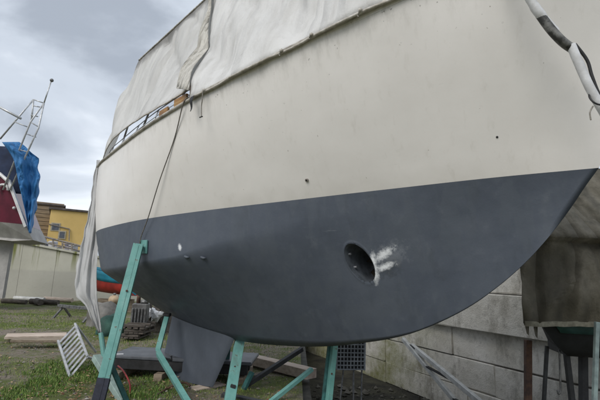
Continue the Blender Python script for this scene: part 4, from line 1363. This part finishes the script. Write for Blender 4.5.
for k in range(3):
    z_ = .06 + k * .105
    jx = random.uniform(-.14, .14); jw = random.uniform(.2, .36)
    for yy in (-.35, 0, .35):
        wbuild(MB().beam((pc.x - jw + jx, pc.y + yy - jx, z_ + .05), (pc.x + jw + jx, pc.y + yy + jx, z_ + .05), .09, .05), 'bearer', M_GBROWN, t)
    for xx in np.linspace(-jw + .05, jw - .05, 4):
        wbuild(MB().beam((pc.x + xx + jx, pc.y - .42, z_), (pc.x + xx + jx, pc.y + .42, z_), .1, .035), 'deck_board', M_GBROWN, t)
# rubble heap, each lump its own thing
r_ = random.Random(9)
for k in range(16):
    u = r_.uniform(143, 166); v = 306 + (u - 143) * .35 + r_.uniform(-1, 7)
    p_ = at(u, v, 11.4 + r_.uniform(-.3, .3))
    bm = bmesh.new(); bmesh.ops.create_icosphere(bm, subdivisions=1, radius=1)
    sc_ = [r_.uniform(.07, .2) for _ in range(3)]
    for vt in bm.verts:
        q_ = 1 + .35 * mnoise.noise(vt.co * 2 + Vector((k, 0, 0)))
        vt.co = Vector((vt.co.x * sc_[0] * q_, vt.co.y * sc_[1] * q_, vt.co.z * sc_[2] * q_ * .8))
    me = bpy.data.meshes.new('rubble_lump'); bm.to_mesh(me); bm.free()
    me.materials.append((M_PVC, M_GBROWN, M_CONC_DARK)[k % 3])
    o = bpy.data.objects.new('rubble_lump', me); col.objects.link(o); o.location = p_; o.rotation_euler = (r_.random() * 3, r_.random() * 3, r_.random() * 3)
    tag(o, 'broken lump in the pale rubble heap behind the yacht', 'rubble', 'rubble heap lumps')
hb_ = MB(); pc2 = at(155, 326, 11.5); pc2.z = 0
hb_.ball((0, 0, 0), 1.0, 3, (.75, .5, .55))
o = hb_.build('spoil_heap', worn('spoil_soil', (.17, .15, .12), (.07, .06, .05), 6, .95, bump=.8, bd=.05), smooth=True); o.location = (pc2.x, pc2.y + .3, 0)
for vt in o.data.vertices: vt.co *= 1 + .25 * mnoise.noise(vt.co * 3)
tag(o, 'heap of dark spoil carrying the pale rubble lumps', 'heap')
# folded grey sheet, green tarp, tan drum
def heap(name, u, v, Y, sx, sy, sz, mat, lab, cat, seed):
    p_ = at(u, v, Y)
    mb = MB(); mb.ball((0, 0, 0), 1, 3)
    V = []
    for a in mb.v:
        q_ = Vector(a); n_ = 1 + .3 * mnoise.noise(q_ * 1.8 + Vector((seed, 0, 0))) + .12 * mnoise.noise(q_ * 5 + Vector((seed, 0, 0)))
        V.append((q_.x * sx * n_, q_.y * sy * n_, max(q_.z, -.3) * sz * n_))
    mb.v = V
    o = mb.build(name, mat, smooth=True, angle=45); o.location = (p_.x, p_.y, max(.1, sz * .3))
    return tag(o, lab, cat)
heap('green_tarp_heap', 109, 336, 10.8, .34, .35, .36, worn('green_tarp', (.03, .10, .075), (.012, .04, .032), 4, .7), 'crumpled dark green tarp left of the tall teal stand', 'tarp', 3)
heap('grey_sheet_heap', 104, 322, 12.2, .45, .4, .5, worn('grey_sheet', (.2, .19, .175), (.1, .095, .085), 4, .7), 'crumpled grey sheet behind the green tarp', 'sheet', 8)
dr = thing('tan_float', 'round tan float lying in front of the red and turquoise boat', 'float', at(114, 300, 12.5))
fl = MB().ball((0, 0, 0), .15, 3, (1, 1, .9)).build('ball', worn('tan_plastic', (.5, .38, .25), (.33, .24, .15), 6, .5), dr, smooth=True)
MB().tube([(0, 0, .12), (0, 0, .19)], .035, 10).build('eye', M_DIRTSTEEL, dr, smooth=True)
pst = at(114, 300, 12.5)
o = MB().tube([(0, 0, 0), (0, 0, pst.z - .12)], .05, 8).build('short_post', M_GBROWN); o.location = (pst.x, pst.y, 0)
tag(o, 'short weathered post carrying the tan float', 'post')
# logs and pipes along the foot of the concrete wall
r_ = random.Random(21)
looks = ['brownish pipe lying at the foot of the concrete wall, far left', 'pale pipe lying at the foot of the concrete wall', 'brown log lying below the concrete wall', 'pale plank lying near the wall foot, left of the white sheet', 'short dark drum section lying below the concrete wall']
for k, (ua, ub, v, rad, mt) in enumerate(((2, 26, 303, .09, M_GBROWN), (14, 44, 300.5, .10, M_GALV), (30, 58, 304, .11, M_GBROWN), (44, 72, 301.5, .11, M_PALETIMBER), (36, 40, 304.5, .13, M_GBROWN))):
    p0, p1 = ground_at(ua, v), ground_at(ub, v + 1.5); mid = (p0 + p1) / 2
    o = MB().tube([p0 - mid, (p0 - mid) * .3, p1 - mid], [rad, rad * .96, rad * .9], 12).build('lying_pipe' if k in (0, 1) else ('log' if k == 2 else ('plank' if k == 3 else 'drum')), mt, smooth=True, angle=50)
    o.location = mid + Vector((0, 0, rad)); tag(o, looks[k], ('pipe', 'pipe', 'log', 'plank', 'drum')[k])
# steel trestle behind the hanging sheet
tr = thing('grey_trestle', 'low grey trestle on the grass behind the white sheet', 'trestle', ground_at(74, 326))
q0 = ground_at(62, 318); q1 = ground_at(92, 322)
for p_ in (q0, q1):
    for dx in (-.3, .3):
        wbuild(MB().beam(p_ + Vector((dx * .4, dx, 0)), p_ + Vector((0, 0, .34)), .06, .05), 'leg', M_DIRTSTEEL, tr)
wbuild(MB().beam(q0 + Vector((-.15, 0, .36)), q1 + Vector((.15, 0, .36)), .1, .08), 'top_bar', M_DIRTSTEEL, tr)

# ------------------------------------------------------------------ grass, weeds and leaves
def mat_blade(name, a, b, c_):
    x = NT(name)
    gi = x.t.nodes.new('ShaderNodeNewGeometry')
    x.col(x.ramp(gi.outputs['Random Per Island'], [(.0, a), (.5, b), (1.0, c_)]))
    return x.done(.7, 0, .25)
M_GRASS = mat_blade('grass_blades', (.07, .115, .02), (.145, .23, .045), (.33, .34, .11))
M_WEED = mat_blade('weed_leaves', (.055, .115, .025), (.115, .21, .045), (.24, .29, .09))
M_LEAF = mat_blade('dead_leaves', (.1, .05, .025), (.22, .13, .07), (.36, .25, .16))
def gmask(X, Y):
    """where grass grows: patches, thinner on the trodden strip by the boards"""
    v = .5 + .9 * mnoise.noise(Vector((X * .35, Y * .35, 4))) + .5 * mnoise.noise(Vector((X * 1.4, Y * 1.4, 8)))
    d = ground_d(X, Y)
    return v - d
def ground_d(X, Y):
    # worn track along the boards and in the near left corner
    t1 = math.exp(-((Y - (8.25 + .12 * (X + 5))) / .55)**2) * (1 if X < -3.6 else max(0, 1 - (X + 3.6) * 1.5))
    t2 = math.exp(-(((X + 4.5) / .8)**2 + ((Y - 6.1) / .7)**2))
    return .85 * t1 + .8 * t2
def blades(n, xr, yr, hmin, hmax, wd_, name, mat, lab, cat, thr=.42, power=1.0):
    V, F = [], []
    rr = random.Random(n)
    tries = 0
    while len(F) < n and tries < n * 8:
        tries += 1
        Y = yr[0] + (yr[1] - yr[0]) * rr.random()**power
        X = rr.uniform(*xr) * (1 if Y < 9 else Y / 9)
        if X > PIT_X - .05: continue
        g_ = gmask(X, Y)
        if g_ < thr - .15 * rr.random(): continue
        h = rr.uniform(hmin, hmax) * (.7 + .9 * max(0, mnoise.noise(Vector((X * 2.2, Y * 2.2, 1)))))  * (.6 + .6 * min(1, max(0, g_ - .2)))
        if X > -1.7: h *= .7
        a = rr.uniform(0, 6.283); lean = rr.uniform(.1, .75) * h
        w = wd_ * rr.uniform(.6, 1.4) * (1 + max(0, Y - 8) * .12)
        z = hgt(X, Y) - .01
        dx, dy = math.cos(a), math.sin(a); b = rr.uniform(0, 6.283)
        lx, ly = math.cos(b) * lean, math.sin(b) * lean
        o = len(V)
        V += [(X - dx * w, Y - dy * w, z), (X + dx * w, Y + dy * w, z), (X + dx * w * .7 + lx * .4, Y + dy * w * .7 + ly * .4, z + h * .65), (X - dx * w * .7 + lx * .4, Y - dy * w * .7 + ly * .4, z + h * .65), (X + lx, Y + ly, z + h)]
        F += [(o, o + 1, o + 2, o + 3), (o + 3, o + 2, o + 4)]
    me = bpy.data.meshes.new(name); me.from_pydata(V, [], F); me.update(); me.materials.append(mat)
    o = bpy.data.objects.new(name, me); col.objects.link(o)
    return tag(o, lab, cat, kind='stuff')
blades(170000, (-7.5, .1), (4.6, 20), .025, .085, .003, 'grass', M_GRASS, 'short patchy yard grass', 'grass', .33, 1.7)
blades(15000, (-3.9, -1.4), (5.0, 7.6), .03, .10, .006, 'weeds', M_WEED, 'lush green weeds round the slatted rack', 'weeds', .5, 1.0)
V, F = [], []
rr = random.Random(77)
for k in range(2600):
    if k % 2 and k < 1700: continue
    if k < 900: X, Y = rr.gauss(-2.55, .35), rr.gauss(5.9, .6)
    elif k < 1700: X, Y = rr.uniform(-1.2, .1), rr.uniform(5.6, 12)
    else: X, Y = rr.uniform(-6, -1.5), rr.uniform(5, 10)
    if X > PIT_X - .1: continue
    s = rr.uniform(.008, .026); a = rr.uniform(0, 6.28); z = hgt(X, Y) + .008 + rr.random() * .05
    d1 = Vector((math.cos(a), math.sin(a), rr.uniform(-.5, .5))) * s; d2 = Vector((-math.sin(a), math.cos(a), rr.uniform(-.5, .5))) * s * .6
    c_ = Vector((X, Y, z)); o = len(V)
    V += [tuple(c_ - d1), tuple(c_ - d2 + Vector((0, 0, -.004))), tuple(c_ + d1), tuple(c_ + d2)]
    F.append((o, o + 1, o + 2, o + 3))
me = bpy.data.meshes.new('dead_leaves'); me.from_pydata(V, [], F); me.update(); me.materials.append(M_LEAF)
o = bpy.data.objects.new('dead_leaves', me); col.objects.link(o)
tag(o, 'brown dead leaves and litter scattered on the ground', 'leaves', kind='stuff')

# gravel and small stones trodden into the soil
V, F = [], []
rr = random.Random(5)
for k in range(3000):
    Y = 4.8 + 9 * rr.random()**1.6; X = rr.uniform(-6.5, .05) * (1 if Y < 9 else Y / 9)
    if X > PIT_X - .1 or gmask(X, Y) > .62 + .25 * rr.random(): continue
    s = rr.choice((.006, .008, .012, .018, .026)) * rr.uniform(.7, 1.3); z = hgt(X, Y) + s * .25
    a = rr.uniform(0, 6.28); ca, sa = math.cos(a), math.sin(a)
    o = len(V)
    for px_, py_, pz_ in ((1, 0, 0), (0, .8, 0), (-.9, 0, 0), (0, -.7, 0), (.15, .1, .6), (0, 0, -.5)):
        j_ = rr.uniform(.75, 1.25)
        V.append((X + (px_ * ca - py_ * sa) * s * j_, Y + (px_ * sa + py_ * ca) * s * j_, z + pz_ * s))
    F += [(o + i, o + (i + 1) % 4, o + 4) for i in range(4)] + [(o + (i + 1) % 4, o + i, o + 5) for i in range(4)]
me = bpy.data.meshes.new('gravel'); me.from_pydata(V, [], F); me.update()
me.materials.append(mat_blade('gravel_stones', (.09, .08, .07), (.17, .155, .135), (.3, .28, .25)))
o = bpy.data.objects.new('gravel', me); col.objects.link(o)
tag(o, 'loose gravel scattered over the bare soil', 'gravel', kind='stuff')

V, F = [], []
rr = random.Random(15)
for k in range(700):
    X = rr.uniform(.4, 3.6); Y = rr.uniform(6.2, 11.5)
    s = rr.choice((.015, .02, .03, .05, .09)) * rr.uniform(.6, 1.3); z = PIT_Z + s * .2
    a = rr.uniform(0, 6.28); ca, sa = math.cos(a), math.sin(a)
    o = len(V)
    for px_, py_, pz_ in ((1, 0, 0), (0, .8, 0), (-.9, 0, 0), (0, -.7, 0), (.15, .1, .7), (0, 0, -.5)):
        j_ = rr.uniform(.75, 1.25)
        V.append((X + (px_ * ca - py_ * sa) * s * j_, Y + (px_ * sa + py_ * ca) * s * j_, z + pz_ * s))
    F += [(o + i, o + (i + 1) % 4, o + 4) for i in range(4)] + [(o + (i + 1) % 4, o + i, o + 5) for i in range(4)]
me = bpy.data.meshes.new('dock_rubble'); me.from_pydata(V, [], F); me.update()
me.materials.append(mat_blade('dock_stones', (.03, .028, .022), (.07, .065, .05), (.15, .14, .12)))
o = bpy.data.objects.new('dock_rubble', me); col.objects.link(o)
tag(o, 'dark stones and debris strewn below the block wall', 'rubble', kind='stuff')
